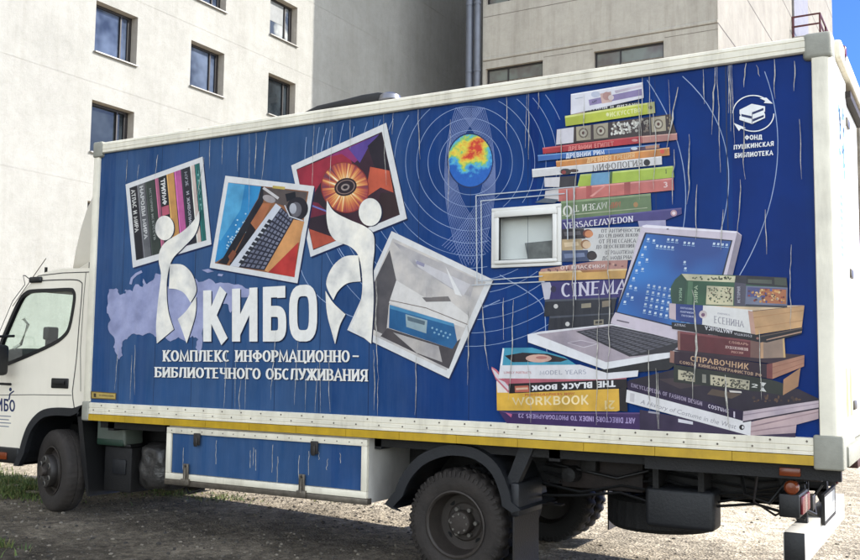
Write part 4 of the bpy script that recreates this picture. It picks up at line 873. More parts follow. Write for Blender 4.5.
orn += blobs(455, 592, lambda x: 252-(x-455)*.1, lambda x: 312-(x-455)*.1, 70, [(206, 202, 188), (176, 170, 156), (226, 222, 210), (120, 110, 100)], 9)+blobs(604, 645, lambda x: 232, lambda x: 300, 16, [(170, 160, 140), (120, 104, 90)], 8)+blobs(742, 765, lambda x: 225, lambda x: 285, 6, [(150, 130, 100)], 6)
book(A, orn)
book(A, [([(316, 168), (602, 142), (602, 160), (316, 200)], (36, 34, 40)), ([(240, 186), (316, 176), (316, 200), (242, 210)], (176, 150, 130)), ('t', 'СТИЛИ И ДИЗАИН', [(335, 176), (600, 147), (600, 158), (335, 188)], (196, 194, 190)), ([(212, 216), (678, 141), (682, 200), (216, 269)], (194, 202, 58)), ([(212, 216), (678, 141), (678, 149), (212, 226)], (222, 226, 120)), ([(640, 147), (678, 141), (682, 200), (642, 206)], (180, 180, 110)), ('e', (657, 172, 10, 10), (110, 100, 70)), ('t', 'ИСКУССТВО', [(445, 196), (606, 172), (606, 196), (446, 222)], (226, 228, 150)), ('e', (434, 208, 8, 10), (226, 226, 160))])
book(A, [([(243, 102), (617, 40), (622, 122), (243, 208)], (222, 218, 222)), ([(335, 132), (612, 74), (614, 108), (340, 162)], (140, 124, 168)), ([(395, 100), (452, 88), (458, 142), (405, 152)], (206, 170, 158)), ('e', (372, 104, 24, 16), (186, 190, 206)), ('e', (430, 112, 22, 22), (188, 140, 130)), ('e', (452, 120, 15, 14), (226, 206, 200)), ([(470, 84), (610, 54), (610, 66), (476, 98)], (206, 190, 200)), ('t', 'АРТ', [(352, 138), (378, 133), (378, 146), (352, 151)], (60, 60, 90)), ([(265, 124), (305, 117), (305, 121), (265, 128)], (170, 176, 190)), ([(243, 102), (617, 40), (617, 45), (243, 108)], (244, 242, 242))])
# laptop
d = D(tf=C_)
d.poly([(12, 432), (60, 421), (315, 394), (600, 455), (548, 512), (290, 558), (14, 460)], P(222, 218, 220)); d.poly([(24, 434), (315, 398), (590, 458), (545, 488), (288, 538), (120, 490)], P(172, 158, 166))
d.poly([(12, 432), (40, 430), (296, 532), (545, 492), (548, 512), (290, 558), (14, 460)], P(228, 226, 226)); d.poly([(250, 559), (290, 558), (548, 512), (548, 540), (520, 560), (300, 575)], P(40, 40, 46))
kq = [(190, 421), (322, 402), (575, 456), (500, 500)]
d.poly([(186, 421), (322, 400), (580, 456), (530, 496), (380, 512)], P(52, 50, 58))
for i in range(6):
    for j in range(15):
        u, v = (j+.15)/15, (i+.15)/6; Q4 = [(322, 403), (572, 456), (390, 508), (194, 422)]
        k = lambda u, v: lerpq(Q4, u, v); d.poly([k(u, v), k(u+.05, v), k(u+.05, v+.12), k(u, v+.12)], P(96, 94, 104))
d.poly([(155, 462), (205, 452), (268, 466), (216, 480)], P(206, 196, 202)); d.poly([(160, 462), (205, 454), (260, 466), (214, 477)], P(160, 146, 156))
d.poly([(425, 40), (440, 36), (768, 60), (785, 74), (783, 92), (690, 475), (560, 455), (312, 392), (316, 376), (332, 346)], P(204, 190, 200)); d.poly([(768, 64), (785, 76), (783, 92), (690, 475), (672, 470)], P(150, 138, 150)); d.poly([(425, 40), (440, 36), (768, 60), (764, 66), (432, 46)], P(232, 224, 230))
d.poly([(436, 64), (752, 92), (662, 436), (328, 352)], P(30, 40, 66))
SC = bpy.data.materials.get('laptop_screen_print')
def screen_mat():
    m, nt, bs = newmat('laptop_screen_print'); n = noise(nt, (1, 1, 1), 1.6, 2); r = ramp(nt, n.outputs[0], [(.35, L3(6, 54, 122)), (.65, L3(34, 116, 188))])
    nt.links.new(r.outputs[0], bs.inputs['Base Color']); bs.inputs['Roughness'].default_value = .4; return m
SQ = [(441, 69), (746, 96), (656, 428), (335, 350)]; d.poly(SQ, screen_mat())
def icon(u, v):
    k = lerpq(SQ, u, v); d.poly([k, (k[0]+8, k[1]+1), (k[0]+6, k[1]+9), (k[0]-2, k[1]+8)], P(196, 214, 230)); d.poly([(k[0]-3, k[1]+12), (k[0]+9, k[1]+13), (k[0]+8, k[1]+15), (k[0]-4, k[1]+14)], P(150, 186, 220))
for i in range(9): icon(.03, .05+.1*i)
for i in range(8): icon(.10 if i < 3 else .09, .06+.12*i) if i % 3 != 1 else None
for i in range(5): icon(.16+.045*i, .12)
for i in range(3): icon(.26+.05*i, .03)
for i in range(3): icon(.46+.05*i, .05)
for i in range(4): icon(.80+.05*i, .03)
icon(.56, .34); icon(.53, .27)
for r in range(5):
    for c in range(9): icon(.22+.062*c+.012*r, .60+.075*r)
d.poly([(335, 378), (380, 388), (378, 392), (334, 382)], P(110, 100, 112)); d.ell(518, 52, 5, 2, P(80, 76, 84), 10)
d.build('laptop_print', panel)
# bottom-left stack of books
book(F, [([(75, 395), (130, 402), (822, 404), (940, 415), (900, 500), (120, 462)], (62, 40, 92)), ([(75, 395), (130, 402), (822, 404), (822, 412), (125, 410)], (96, 70, 124)), ([(112, 404), (146, 412), (142, 430)], (190, 90, 130)), ('t', "ART DIRECTORS INDEX TO PHOTOGRAPHERS 23", [(786, 462), (180, 431), (180, 409), (786, 432)], (170, 150, 196))])
book(F, [([(65, 240), (130, 298), (702, 280), (706, 393), (690, 398), (68, 393)], (228, 176, 58)), ([(65, 240), (96, 236), (130, 300), (70, 300)], (226, 214, 206)), ([(702, 280), (742, 268), (748, 400), (706, 396)], (36, 32, 36)), ('t', 'PHOTOGRAPHERS NOW', [(214, 306), (470, 299), (470, 312), (214, 319)], (196, 96, 50)), ('t', 'WORKBOOK', [(148, 326), (545, 312), (545, 362), (150, 366)], (240, 216, 160), dict(serif=False, thick=.17, thin=.15, gap=.1)), ('t', '21', [(680, 386), (624, 388), (624, 342), (680, 340)], (240, 210, 140), dict(serif=False, thick=.2, thin=.18))])
book(F, [([(40, 165), (66, 180), (132, 256), (128, 302), (62, 232), (40, 180)], (206, 104, 120)), ([(40, 172), (62, 190), (128, 268), (128, 290), (60, 218)], (214, 204, 206)), ([(70, 228), (350, 226), (560, 226), (742, 222), (742, 234), (130, 254)], (190, 96, 110)), ([(128, 254), (742, 229), (748, 274), (130, 305)], (34, 28, 34)), ([(160, 266), (232, 263), (236, 296), (162, 299)], (190, 96, 74)), ([(166, 276), (228, 273), (229, 283), (167, 287)], (222, 180, 150)), ('t', 'THE BLACK BOOK', [(682, 270), (248, 290), (248, 264), (682, 236)], (232, 228, 226), dict(serif=False, thick=.25, thin=.2, gap=.12))])
book(F, [([(98, 68), (250, 66), (420, 115), (480, 155), (94, 158)], (64, 158, 186)), ([(108, 108), (200, 92), (330, 98), (440, 128), (400, 140), (150, 142)], (44, 36, 42)), ('e', (285, 122, 68, 21), (214, 168, 150)), ('e', (300, 118, 30, 8), (190, 120, 110)), ([(85, 158), (500, 155), (640, 198), (804, 184), (800, 216), (640, 232), (76, 226)], (222, 218, 218)), ([(85, 158), (98, 68), (106, 72), (96, 158)], (236, 236, 236)), ('t', 'MODEL YEARS', [(290, 186), (532, 180), (532, 204), (290, 208)], (176, 176, 184), dict(serif=False, thick=.16, thin=.13, gap=.1)), ('t', 'LONELY PORTRAITS', [(104, 190), (246, 190), (246, 202), (104, 202)], (206, 140, 140))])
# right stack
book(Ee, [([(105, 285), (350, 330), (740, 378), (742, 398), (470, 398), (105, 372)], (58, 46, 74)), ([(262, 322), (322, 334), (322, 346), (262, 336)], (210, 206, 210)), ([(140, 290), (186, 296), (186, 304), (140, 298)], (160, 156, 168))])
book(Ee, [([(558, 335), (835, 272), (835, 322), (745, 346), (742, 380), (556, 391)], (192, 164, 164)), ([(558, 352), (835, 292), (835, 296), (558, 358)], (160, 132, 136)), ([(556, 372), (742, 346), (742, 350), (556, 378)], (160, 132, 136)), ([(52, 205), (60, 200), (560, 330), (557, 392), (48, 254)], (220, 216, 214)), ('f', 'A History of Costume in the West', [(108, 243), (500, 345), (498, 372), (106, 265)], (150, 146, 150), .25), ('e', (522, 357, 11, 11), (40, 36, 40)), ('e', (526, 357, 4, 6), (220, 216, 214)), ([(66, 216), (84, 220), (82, 256), (64, 250)], (196, 190, 190))])
book(Ee, [([(60, 165), (240, 122), (420, 130), (752, 200), (836, 240), (836, 250), (528, 292), (495, 284), (60, 175)], (44, 36, 52)), ([(180, 160), (330, 150), (400, 180), (270, 200)], (70, 56, 62)), ([(400, 200), (520, 222), (480, 240), (380, 222)], (96, 78, 66)), ([(55, 168), (497, 283), (528, 290), (526, 331), (495, 322), (55, 204)], (42, 28, 62)), ([(528, 292), (836, 247), (836, 276), (526, 332)], (196, 176, 182)), ([(528, 305), (836, 258), (836, 261), (528, 310)], (164, 144, 152)), ([(526, 332), (836, 276), (836, 282), (526, 338)], (50, 40, 56)),
          ('t', 'ENCYCLOPEDIA OF FASHION DESIGN', [(70, 176), (360, 252), (360, 270), (70, 192)], (150, 136, 160)), ('t', 'COSTUME', [(385, 262), (470, 284), (470, 300), (385, 278)], (190, 180, 196)), ([(488, 292), (494, 293), (494, 318), (488, 316)], (200, 190, 206))]+blobs(560, 800, lambda x: 228+(x-560)*.0, lambda x: 252, 24, [(96, 70, 56), (70, 52, 50)], 7))
o_ = [([(244, 100), (640, 162), (692, 178), (690, 226), (610, 214), (244, 172)], (46, 50, 46)), ([(692, 162), (762, 114), (752, 190), (690, 226)], (170, 124, 88)), ([(262, 122), (330, 133), (330, 172), (262, 162)], (188, 178, 148)), ([(393, 142), (554, 166), (552, 204), (394, 184)], (188, 178, 148)), ([(360, 140), (376, 142), (376, 176), (360, 174)], (150, 146, 130)), ('t', '2', [(562, 178), (586, 181), (586, 196), (562, 194)], (206, 204, 196)), ([(596, 172), (622, 176), (608, 192)], (206, 204, 196)), ([(608, 192), (622, 212), (596, 208)], (206, 204, 196))]
o_ += blobs(268, 326, lambda x: 130, lambda x: 164, 26, [(60, 60, 54), (96, 92, 76)], 5)+blobs(400, 548, lambda x: 150+(x-400)*.14, lambda x: 184+(x-400)*.12, 56, [(60, 60, 54), (96, 92, 76)], 5)+[([(470, 206), (520, 210), (522, 217), (474, 214)], (216, 206, 196))]
book(Ee, o_)
book(Dd, [([(218, 356), (400, 350), (775, 378), (642, 414), (300, 374)], (56, 38, 52)), ([(214, 360), (232, 362), (232, 412), (212, 408)], (150, 104, 90)), ([(232, 362), (300, 370), (620, 416), (618, 474), (500, 460), (230, 414)], (48, 28, 46)), ([(618, 416), (642, 412), (642, 478), (618, 475)], (120, 60, 60)), ([(642, 412), (776, 378), (774, 425), (642, 478)], (176, 122, 96)), ([(642, 428), (775, 392), (775, 395), (642, 432)], (150, 98, 78)), ([(642, 455), (775, 410), (775, 412), (642, 459)], (150, 98, 78)),
          ('t', 'СПРАВОЧНИК', [(299, 381), (544, 414), (542, 440), (299, 402)], (200, 158, 120), dict(serif=False, thick=.17, thin=.13, gap=.12)), ('t', 'СОЮЗА КИНЕМАТОГРАФИСТОВ РФ', [(254, 401), (598, 456), (597, 470), (254, 413)], (186, 150, 120))])
book(Dd, [([(245, 276), (550, 316), (550, 388), (246, 356)], (98, 40, 48)), ([(245, 276), (550, 316), (550, 324), (245, 286)], (130, 66, 70)), ([(550, 316), (592, 325), (592, 392), (550, 388)], (120, 86, 78)), ([(592, 325), (692, 306), (697, 388), (592, 392)], (160, 132, 112)), ([(592, 326), (604, 324), (604, 391), (592, 392)], (196, 150, 110)), ([(684, 307), (692, 306), (697, 388), (688, 389)], (206, 166, 110)), ([(245, 276), (256, 278), (256, 357), (246, 356)], (160, 110, 96)),
          ('t', 'СЛОВАРЬ', [(460, 318), (540, 328), (540, 338), (460, 329)], (180, 130, 116)), ('t', 'ХУДОЖНИКОВ', [(445, 338), (540, 349), (540, 361), (445, 350)], (214, 180, 170)), ('t', 'РОССИИ', [(470, 360), (520, 365), (520, 374), (470, 369)], (190, 140, 126))])
book(Dd, [([(220, 240), (360, 252), (590, 294), (768, 262), (764, 290), (617, 326), (560, 318), (222, 268)], (32, 30, 38)), ([(592, 297), (768, 263), (767, 268), (592, 303)], (86, 70, 66)), ([(617, 312), (765, 278), (765, 283), (617, 317)], (180, 140, 116)), ('t', 'ANATOMICA', [(476, 290), (360, 272), (360, 256), (476, 272)], (216, 212, 214), dict(serif=False, thick=.2, thin=.16)), ('t', 'ESSENTIA', [(556, 304), (482, 294), (482, 284), (556, 294)], (170, 166, 172)), ('t', 'АТЛАС', [(232, 246), (280, 250), (280, 260), (232, 256)], (176, 172, 180)), ('e', (580, 308, 6, 5), (150, 100, 90))])
book(Dd, [([(350, 168), (490, 172), (776, 170), (560, 194)], (222, 190, 150)), ([(350, 168), (558, 190), (572, 292), (345, 250)], (220, 216, 210)), ([(558, 196), (776, 171), (765, 262), (572, 293)], (206, 158, 106)), ([(560, 220), (772, 190), (772, 193), (560, 224)], (176, 128, 84)), ([(566, 262), (768, 232), (768, 235), (566, 266)], (176, 128, 84)), ([(236, 160), (352, 170), (348, 250), (236, 232)], (44, 64, 134)), ([(210, 162), (238, 160), (238, 232), (210, 224)], (190, 170, 176)), ([(540, 192), (560, 196), (572, 292), (552, 288)], (196, 150, 130)), ('e', (352, 208, 17, 17), (214, 196, 190)), ('e', (352, 210, 8, 8), (120, 84, 110)),
          ('t', 'ЕСЕНИНА', [(398, 214), (522, 236), (522, 262), (398, 244)], (146, 142, 150), ser), ('t', 'ЛИРИКА', [(412, 200), (464, 206), (464, 213), (412, 207)], (170, 166, 174)), ('t', 'ЗОЛОТАЯ КНИГА', [(256, 176), (312, 182), (312, 190), (256, 184)], (170, 176, 210)), ('t', 'ЛИРИКИ', [(256, 192), (312, 198), (312, 206), (256, 200)], (170, 176, 210)), ('t', 'ПОЭЗИЯ'.replace('Э', 'З'), [(262, 208), (312, 214), (312, 222), (262, 216)], (170, 176, 210))])
gb = [([(262, 38), (488, 44), (700, 54), (706, 92), (700, 180), (350, 170), (222, 162), (216, 120), (218, 92), (235, 62)], (52, 92, 66)), ([(262, 38), (488, 48), (484, 74), (285, 66)], (206, 198, 160)), ([(222, 96), (236, 62), (262, 38), (284, 66), (272, 166), (222, 162)], (44, 74, 60)), ([(290, 70), (310, 71), (305, 168), (284, 166)], (84, 122, 90)), ([(368, 88), (480, 94), (478, 170), (364, 166)], (206, 196, 156)), ([(484, 72), (532, 80), (528, 174), (482, 172)], (80, 76, 92)), ([(488, 44), (534, 46), (532, 80), (486, 74)], (50, 48, 60)),
      ([(534, 46), (702, 54), (706, 96), (532, 82)], (44, 44, 50)), ([(532, 88), (706, 96), (704, 180), (528, 174)], (110, 116, 140)), ([(538, 94), (700, 101), (698, 140), (536, 134)], (80, 80, 130)), ([(590, 100), (700, 104), (700, 165), (600, 160)], (176, 104, 66)), ([(530, 165), (704, 172), (704, 180), (528, 174)], (60, 60, 70)), ([(540, 60), (640, 64), (640, 80), (540, 76)], (84, 90, 80)), ([(650, 54), (700, 57), (702, 88), (652, 84)], (70, 76, 66))]
gb += blobs(375, 472, lambda x: 98, lambda x: 160, 70, [(70, 90, 66), (110, 116, 84), (84, 64, 50)], 4)+blobs(295, 475, lambda x: 52, lambda x: 62, 26, [(84, 96, 60), (60, 60, 50)], 5)+blobs(545, 690, lambda x: 104, lambda x: 156, 60, [(206, 150, 84), (226, 190, 130), (96, 60, 60), (150, 60, 50), (70, 84, 150)], 6)
gb += [('t', 'УЗОРЫ', [(252, 152), (252, 98), (264, 98), (264, 152)], (140, 170, 140)), ('t', 'МИРА', [(315, 158), (315, 88), (330, 88), (330, 158)], (160, 180, 146)), ('t', 'ИСТОРИЯ', [(495, 160), (495, 92), (508, 92), (508, 160)], (160, 156, 170))]
book(Dd, gb)
# thin white frame lines near the window
d = D(); FL = P(190, 196, 200)
for a, b in [((477.5, 196), (580, 187)), ((481.8, 201.4), (566, 194)), ((477.5, 196), (478.6, 285)), ((482.5, 201.4), (483.6, 283.6)), ((480, 281), (544, 276.4)), ((473, 285.4), (546, 281.8)), ((568, 190), (569, 240)), ((575, 188), (577, 300))]: d.line([a, b], 1.0, FL)
d.poly([(536, 203), (546, 198.5), (560, 200), (556, 203.5)], P(90, 100, 110)); d.build('line_print', panel)
# peeling scratches
def crack(x, z0, ln, wd, base=-.0):
    LAYER[0] += 1; y = base-LAYER[0]*STEP-.0002; n = max(4, int(ln/.05)); pts = []; xx = x; drift = random.gauss(0, wd*.35)
    for i in range(n+1): pts.append((xx, z0-ln*i/n)); xx += random.gauss(drift, wd*.75)
    g = M()
    for i in range(n):
        a, b = pts[i], pts[i+1]; w0 = wd*math.sin(math.pi*min(1, max(.06, (i+.2)/n)))*.5*random.uniform(.5, 1.3)+.0006; w1 = wd*math.sin(math.pi*min(1, max(.06, (i+1.2)/n)))*.5*random.uniform(.5, 1.3)+.0006
        if i == 0: wp = w0
        g.add([(a[0]-wp, y, a[1]), (a[0]+wp, y, a[1]), (b[0]+w1, y, b[1]), (b[0]-w1, y, b[1])], [(0, 1, 2, 3)], PEEL); wp = w1
    g.build('peeled_scratch', panel, fix=False)
def inwin(x, za, zb_): return wx0-.03 < x < wx1+.03 and za > wz0 and zb_ < wz1
for px, py0, py1, wd in [(679, 88, 150, .010), (675, 150, 205, .006), (716, 65, 135, .006), (704, 70, 105, .004), (747, 64, 88, .007), (745, 120, 180, .005), (757, 66, 78, .005), (775, 60, 100, .005), (795, 62, 92, .005), (690, 135, 205, .008), (693, 290, 400, .010), (726, 375, 430, .009), (576, 150, 330, .006), (610, 150, 420, .005), (724, 210, 250, .005), (741, 180, 235, .005), (766, 210, 255, .004), (792, 245, 330, .004), (698, 185, 240, .005), (482, 300, 370, .007), (505, 298, 340, .005), (470, 290, 385, .006), (452, 120, 210, .004), (330, 355, 412, .005), (377, 275, 380, .007), (375, 350, 410, .005), (129, 160, 182, .006), (141, 165, 180, .004), (160, 155, 178, .006), (206, 158, 200, .007), (212, 140, 170, .005), (225, 138, 165, .004), (240, 137, 172, .005), (258, 133, 175, .006), (269, 132, 180, .006), (278, 330, 400, .005), (243, 380, 412, .006), (137, 345, 395, .005), (134, 355, 400, .004), (120, 345, 390, .004), (600, 290, 425, .005), (650, 350, 410, .006), (640, 90, 200, .005), (652, 100, 190, .006), (562, 130, 180, .005), (540, 60, 110, .005), (420, 105, 160, .005), (395, 110, 135, .004), (352, 118, 150, .004), (508, 90, 140, .005), (530, 85, 160, .004), (228, 350, 410, .004), (300, 340, 405, .004), (420, 340, 415, .005), (515, 300, 400, .005), (760, 330, 400, .004), (800, 120, 180, .004), (585, 95, 140, .004)]:
    x, z0 = on(px, py0); z1 = on(px, py1)[1]
    if not inwin(x, z0, z1): crack(x, min(z0, 3.40), min(z0, 3.40)-z1, wd)
for i in range(22):
    x = random.choice([.42, 1.76, 3.1, 4.4, 5.3, 5.75, 2.64])+random.gauss(0, .10); z0 = random.choice([3.40, 3.40, 3.36, 1.12+random.uniform(.25, .5)]); ln = random.uniform(.25, .7) if z0 > 3 else z0-1.12
    if not inwin(x, z0, z0-ln): crack(x, z0, ln, random.uniform(.002, .004))
# ---------------------------------------------------------------- tool locker under the box
g = M()
def lk(x0, x1, z0, z1, t): pass
g.box(1.04, 3.10, .03, .80, .46, .945, GREYP); lock = g.build('tool_locker', truck)
g = M(); g.box(1.10, 3.05, .012, .03, .555, .885, BLUE); g.build('locker_door', lock)
lf = M(); ring(lf, 1.04, 3.10, .50, .935, .05, .05, .05, .05, -.004, .029, WHITE, .004); lf.build('door_frame', lock)
g = M(); g.box(1.03, 3.11, -.002, .06, .452, .498, STEEL, .004)
for i in range(18):
    g.lathe([(0, -.008), (.004, -.007), (.006, -.003)], (1.1+i*.115, 0, .91), STEEL, 8)
g.build('locker_edge', lock)
for x, (hz, sz) in ((1.40, (0, 0)), (2.62, (0, 0))):
    g = M(); g.box(x-.035, x+.035, -.022, -.004, .80, .90, RIMD, .008); g.box(x-.018, x+.018, -.034, -.022, .79, .87, RIMD, .006); g.build('lock_handle', lock)
    g = M(); g.box(x-.14, x-.085, -.02, -.004, .49, .64, STEEL, .004); g.box(x-.155, x-.07, -.03, -.002, .465, .515, STEEL, .004); g.tube([(x-.112, -.024, .60), (x-.112, -.03, .50)], .008, STEEL, 8); g.lathe([(0, -.026), (.010, -.024), (.012, -.02)], (x-.112, 0, .622), RIMD, 10); g.build('latch', lock)
for i in range(12):
    x = random.uniform(1.2, 2.9); z0 = random.uniform(.75, .87); ln = random.uniform(.06, .22); g = M(); wv = .0022
    pts = [(x+random.gauss(0, .003), z0-ln*k/5) for k in range(6)]
    for k in range(5): g.add([(pts[k][0]-wv, .0115, pts[k][1]), (pts[k][0]+wv, .0115, pts[k][1]), (pts[k+1][0]+wv, .0115, pts[k+1][1]), (pts[k+1][0]-wv, .0115, pts[k+1][1])], [(0, 1, 2, 3)], PEEL)
    g.build('scratch', lock, fix=False)
# ---------------------------------------------------------------- chassis
g = M()
for y in (.62, 1.5):
    g.box(-1.5, 6.1, y, y+.02, .62, .86, CHAS); g.box(-1.5, 6.1, y, y+.07, .84, .86, CHAS); g.box(-1.5, 6.1, y, y+.07, .62, .64, CHAS)
for i in range(9): g.box(.2+i*.72, .28+i*.72, .10, 2.2, .86, .95, CHAS)
g.box(.1, 6.3, .10, .16, .88, .95, CHAS); g.box(.1, 6.3, 2.14, 2.2, .88, .95, CHAS); g.box(5.2, 6.36, .05, .10, .86, .95, CHAS)
for x in (-1.2, .3, 1.6, 3.2, 4.6, 5.9): g.box(x, x+.08, .64, 1.5, .66, .82, CHAS)
for i in range(40):
    x = 4.3+i*.045; g.lathe([(0, -.012), (.009, -.01), (.011, 0)], (x, .62, .83 if i % 2 else .655), RUSTY, 8)
g.build('chassis_frame', truck)
g = M()
for k in range(5):
    y0 = .58-k*.03; pts = [(4.3+t*.3, y0, .80-.05*k+.04*math.sin(t*2.1+k)) for t in range(7)]; g.tube(pts, .010, BLACK, 6)
g.tube([(5.7, .5, .86), (5.75, .4, .70), (5.9, .38, .66), (6.0, .42, .80)], .012, BLACK, 8); g.tube([(5.85, .3, .9), (5.83, .26, .68), (5.95, .3, .60), (6.02, .4, .64)], .008, RUSTY, 8); g.build('cable_bundle', truck)
g = M(); g.tube([(-.4, .3, .44), (-.4, 2.0, .44)], .05, CHAS); g.tube([(3.8, .3, .37), (3.8, 2.0, .37)], .075, CHAS); g.lathe([(0, -.22), (.12, -.2), (.19, -.08), (.19, .08), (.12, .2), (0, .22)], (3.8, 1.15, .37), CHAS, 24)
for xc, zc in ((-.4, .52), (3.8, .50)):
    for y in (.62, 1.55):
        for k in range(5): g.box(xc-.6+k*.06, xc+.6-k*.06, y, y+.07, zc+.012*k-.02, zc+.012*k-.01, RUSTY)
g.tube([(.4, 1.15, .55), (3.6, 1.15, .42)], .045, CHAS); g.build('axle', truck)
# wheels
def tyre(name_parent, cx, cy, cz, r, wdt, side, steer=0, rear=False, mat=RUB):
    """side=-1: outer face toward -y"""
    root = M(); RM = Matrix.Rotation(steer, 3, 'Z'); ri = r*.58; h = wdt/2
    prof = [(ri*.98, -h*.75), (ri, -h*.86), (ri*1.06, -h*.93), (r*.70, -h*1.02), (r*.80, -h*1.06), (r*.885, -h*1.0), (r*.945, -h*.93), (r*.985, -h*.80), (r, -h*.45), (r, -h*.06), (r-.012, 0), (r, h*.06), (r, h*.45), (r*.985, h*.80), (r*.945, h*.93), (r*.80, h*1.05), (ri*1.06, h*.93), (ri*.98, h*.75)]
    nseg = 120
    def fn(rr, a, j, i):
        if rr > r*.93 and rear: return rr-(.014 if (j+(0 if a < 0 else 1)) % 4 < 2 else 0)*(1 if rr > r*.96 else .7)
        if rr > r*.97: return rr-(.006 if j % 3 == 0 else 0)
        return rr
    root.lathe(prof, (cx, cy, cz), mat, nseg, fn=fn, rotm=RM); 
    if rear:      # raised sidewall lugs
        for j in range(60):
            t = 2*math.pi*j/60
            for rr0, rr1 in ((r*.86, r*.955),):
                q = [Vector((rr*math.cos(t+dt), -h*ya, rr*math.sin(t+dt))) for rr, dt, ya in ((rr0, -.018, 1.03), (rr1, -.018, .955), (rr1, .018, .955), (rr0, .018, 1.03))]
                q2 = [v+Vector((0, -.009, 0)) for v in q]
                root.add([Vector((cx, cy, cz))+RM @ v for v in q+q2], [(4, 5, 6, 7), (0, 1, 5, 4), (1, 2, 6, 5), (2, 3, 7, 6), (3, 0, 4, 7)], mat)
    return root.build('wheel', name_parent), RM, ri, h
def cyl(g, c, r, y0, y1, mat, RM, off=(0, 0), n=20):
    prof = [(0, y0), (r*.9, y0), (r, y0+(.004 if y1 > y0 else -.004)), (r, y1)]
    vs_ = []
    g2 = M(); g2.lathe(prof, (0, 0, 0), mat, n)
    g.add([Vector(c)+RM @ (Vector(v)+Vector((off[0], 0, off[1]))) for v in g2.v], g2.f, mat, True)
DKH = std('dark_hole', (10, 10, 10), .9)
def front_wheel(cx, cy, cz, steer):
    w_, RM, ri, h = tyre(truck, cx, cy, cz, .388, .205, -1, steer); c = (cx, cy, cz); g = M()
    g.lathe([(ri*1.0, -h*.80), (ri*1.03, -h*.98), (ri*.98, -h*1.0), (ri*.94, -h*.80), (ri*.90, -h*.45), (ri*.80, -h*.40), (ri*.72, -h*.62), (ri*.66, -h*.95), (ri*.60, -h*1.0), (0, -h*1.0)], c, RIM, 48, rotm=RM); rim = g.build('rim', w_)
    g = M(); g.lathe([(.150, -h*.9), (.155, -h*1.45), (.148, -h*1.56), (.085, -h*1.58), (.075, -h*1.50), (0, -h*1.5)], c, RIMD, 40, rotm=RM)
    for k in range(6):
        t = 2*math.pi*(k+.5)/6; g.lathe([(0, -.004), (.022, -.004), (.025, 0), (.029, .002)], Vector(c)+RM @ Vector((.115*math.cos(t), -h*1.585, .115*math.sin(t))), HUB, 14, rotm=RM)
        cyl(g, c, .021, -h*1.592-.004, -h*1.58, DKH, RM, (.115*math.cos(t), .115*math.sin(t)), 14)
    cyl(g, c, .045, -h*1.5-.045, -h*1.5, RIM, RM); g.build('hub', w_)
    return w_
front_wheel(-.575, .24, .438, math.radians(-17)); 
def rear_wheel(cx, cy, cz, outer=True, mat=RUB):
    w_, RM, ri, h = tyre(truck, cx, cy, cz, .395, .22, -1, 0, True, mat); c = (cx, cy, cz)
    if not outer:
        g = M(); g.lathe([(ri*1.02, -h*.8), (ri*.95, -h*.5), (ri*.9, 0), (0, .02)], c, RIMD, 40, rotm=RM); g.build('rim', w_); return w_
    g = M()
    g.lathe([(ri*.99, -h*.80), (ri*1.045, -h*1.0), (ri*1.0, -h*1.03), (ri*.95, -h*.92), (ri*.93, -h*.30), (ri*.90, h*.30), (ri*.86, h*.45), (ri*.62, h*.50), (ri*.56, h*.40), (0, h*.40)], c, RIM, 56, rotm=RM)
    for k in range(4):
        t = 2*math.pi*(k+.45)/4; cyl(g, c, .030, h*.475, h*.50, DKH, RM, (ri*.76*math.cos(t), ri*.76*math.sin(t)), 16)
    g.build('rim', w_)
    g = M()
    for k in range(6):
        t = 2*math.pi*k/6; cyl(g, c, .017, h*.08, h*.40, HUB, RM, (.102*math.cos(t), .102*math.sin(t)), 6)
    g.lathe([(.086, h*.40), (.086, -h*.25), (.078, -h*.36), (.05, -h*.40), (0, -h*.40)], c, RIM, 36, rotm=RM)
    for k in range(8):
        t = 2*math.pi*k/8; cyl(g, c, .009, -h*.47, -h*.36, HUB, RM, (.064*math.cos(t), .064*math.sin(t)), 6)
    g.build('hub', w_); return w_
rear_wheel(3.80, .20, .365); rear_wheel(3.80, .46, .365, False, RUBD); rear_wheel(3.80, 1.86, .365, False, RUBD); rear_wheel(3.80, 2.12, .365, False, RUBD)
front_wheel(-.575, 2.02, .438, math.radians(-17))
# rear mudguard
def arch(pts, th, y0, y1, mat, name, parent, lip=.0):
    g = M(); n = len(pts); cx = sum(p[0] for p in pts)/n; cz = min(p[1] for p in pts)
    inn = [(cx+(p[0]-cx)*(1-th/max(.01, math.hypot(p[0]-cx, p[1]-cz))), cz+(p[1]-cz)*(1-th/max(.01, math.hypot(p[0]-cx, p[1]-cz)))) for p in pts]
    for i in range(n-1):
        a, b, c, e = pts[i], pts[i+1], inn[i+1], inn[i]
        v = [(p[0], y, p[1]) for y in (y0, y1) for p in (a, b, c, e)]
        g.add(v, [(0, 1, 2, 3), (4, 5, 6, 7), (0, 1, 5, 4), (3, 2, 6, 7)]+([(0, 3, 7, 4)] if i == 0 else [])+([(1, 2, 6, 5)] if i == n-2 else []), mat, True)
    return g.build(name, parent)
ap = [(3.31, .44), (3.33, .57), (3.40, .71), (3.53, .84), (3.70, .915), (3.86, .935), (4.02, .91), (4.16, .82), (4.24, .68), (4.27, .57), (4.275, .50)]
ap = catmull(ap, 3)[:-3]
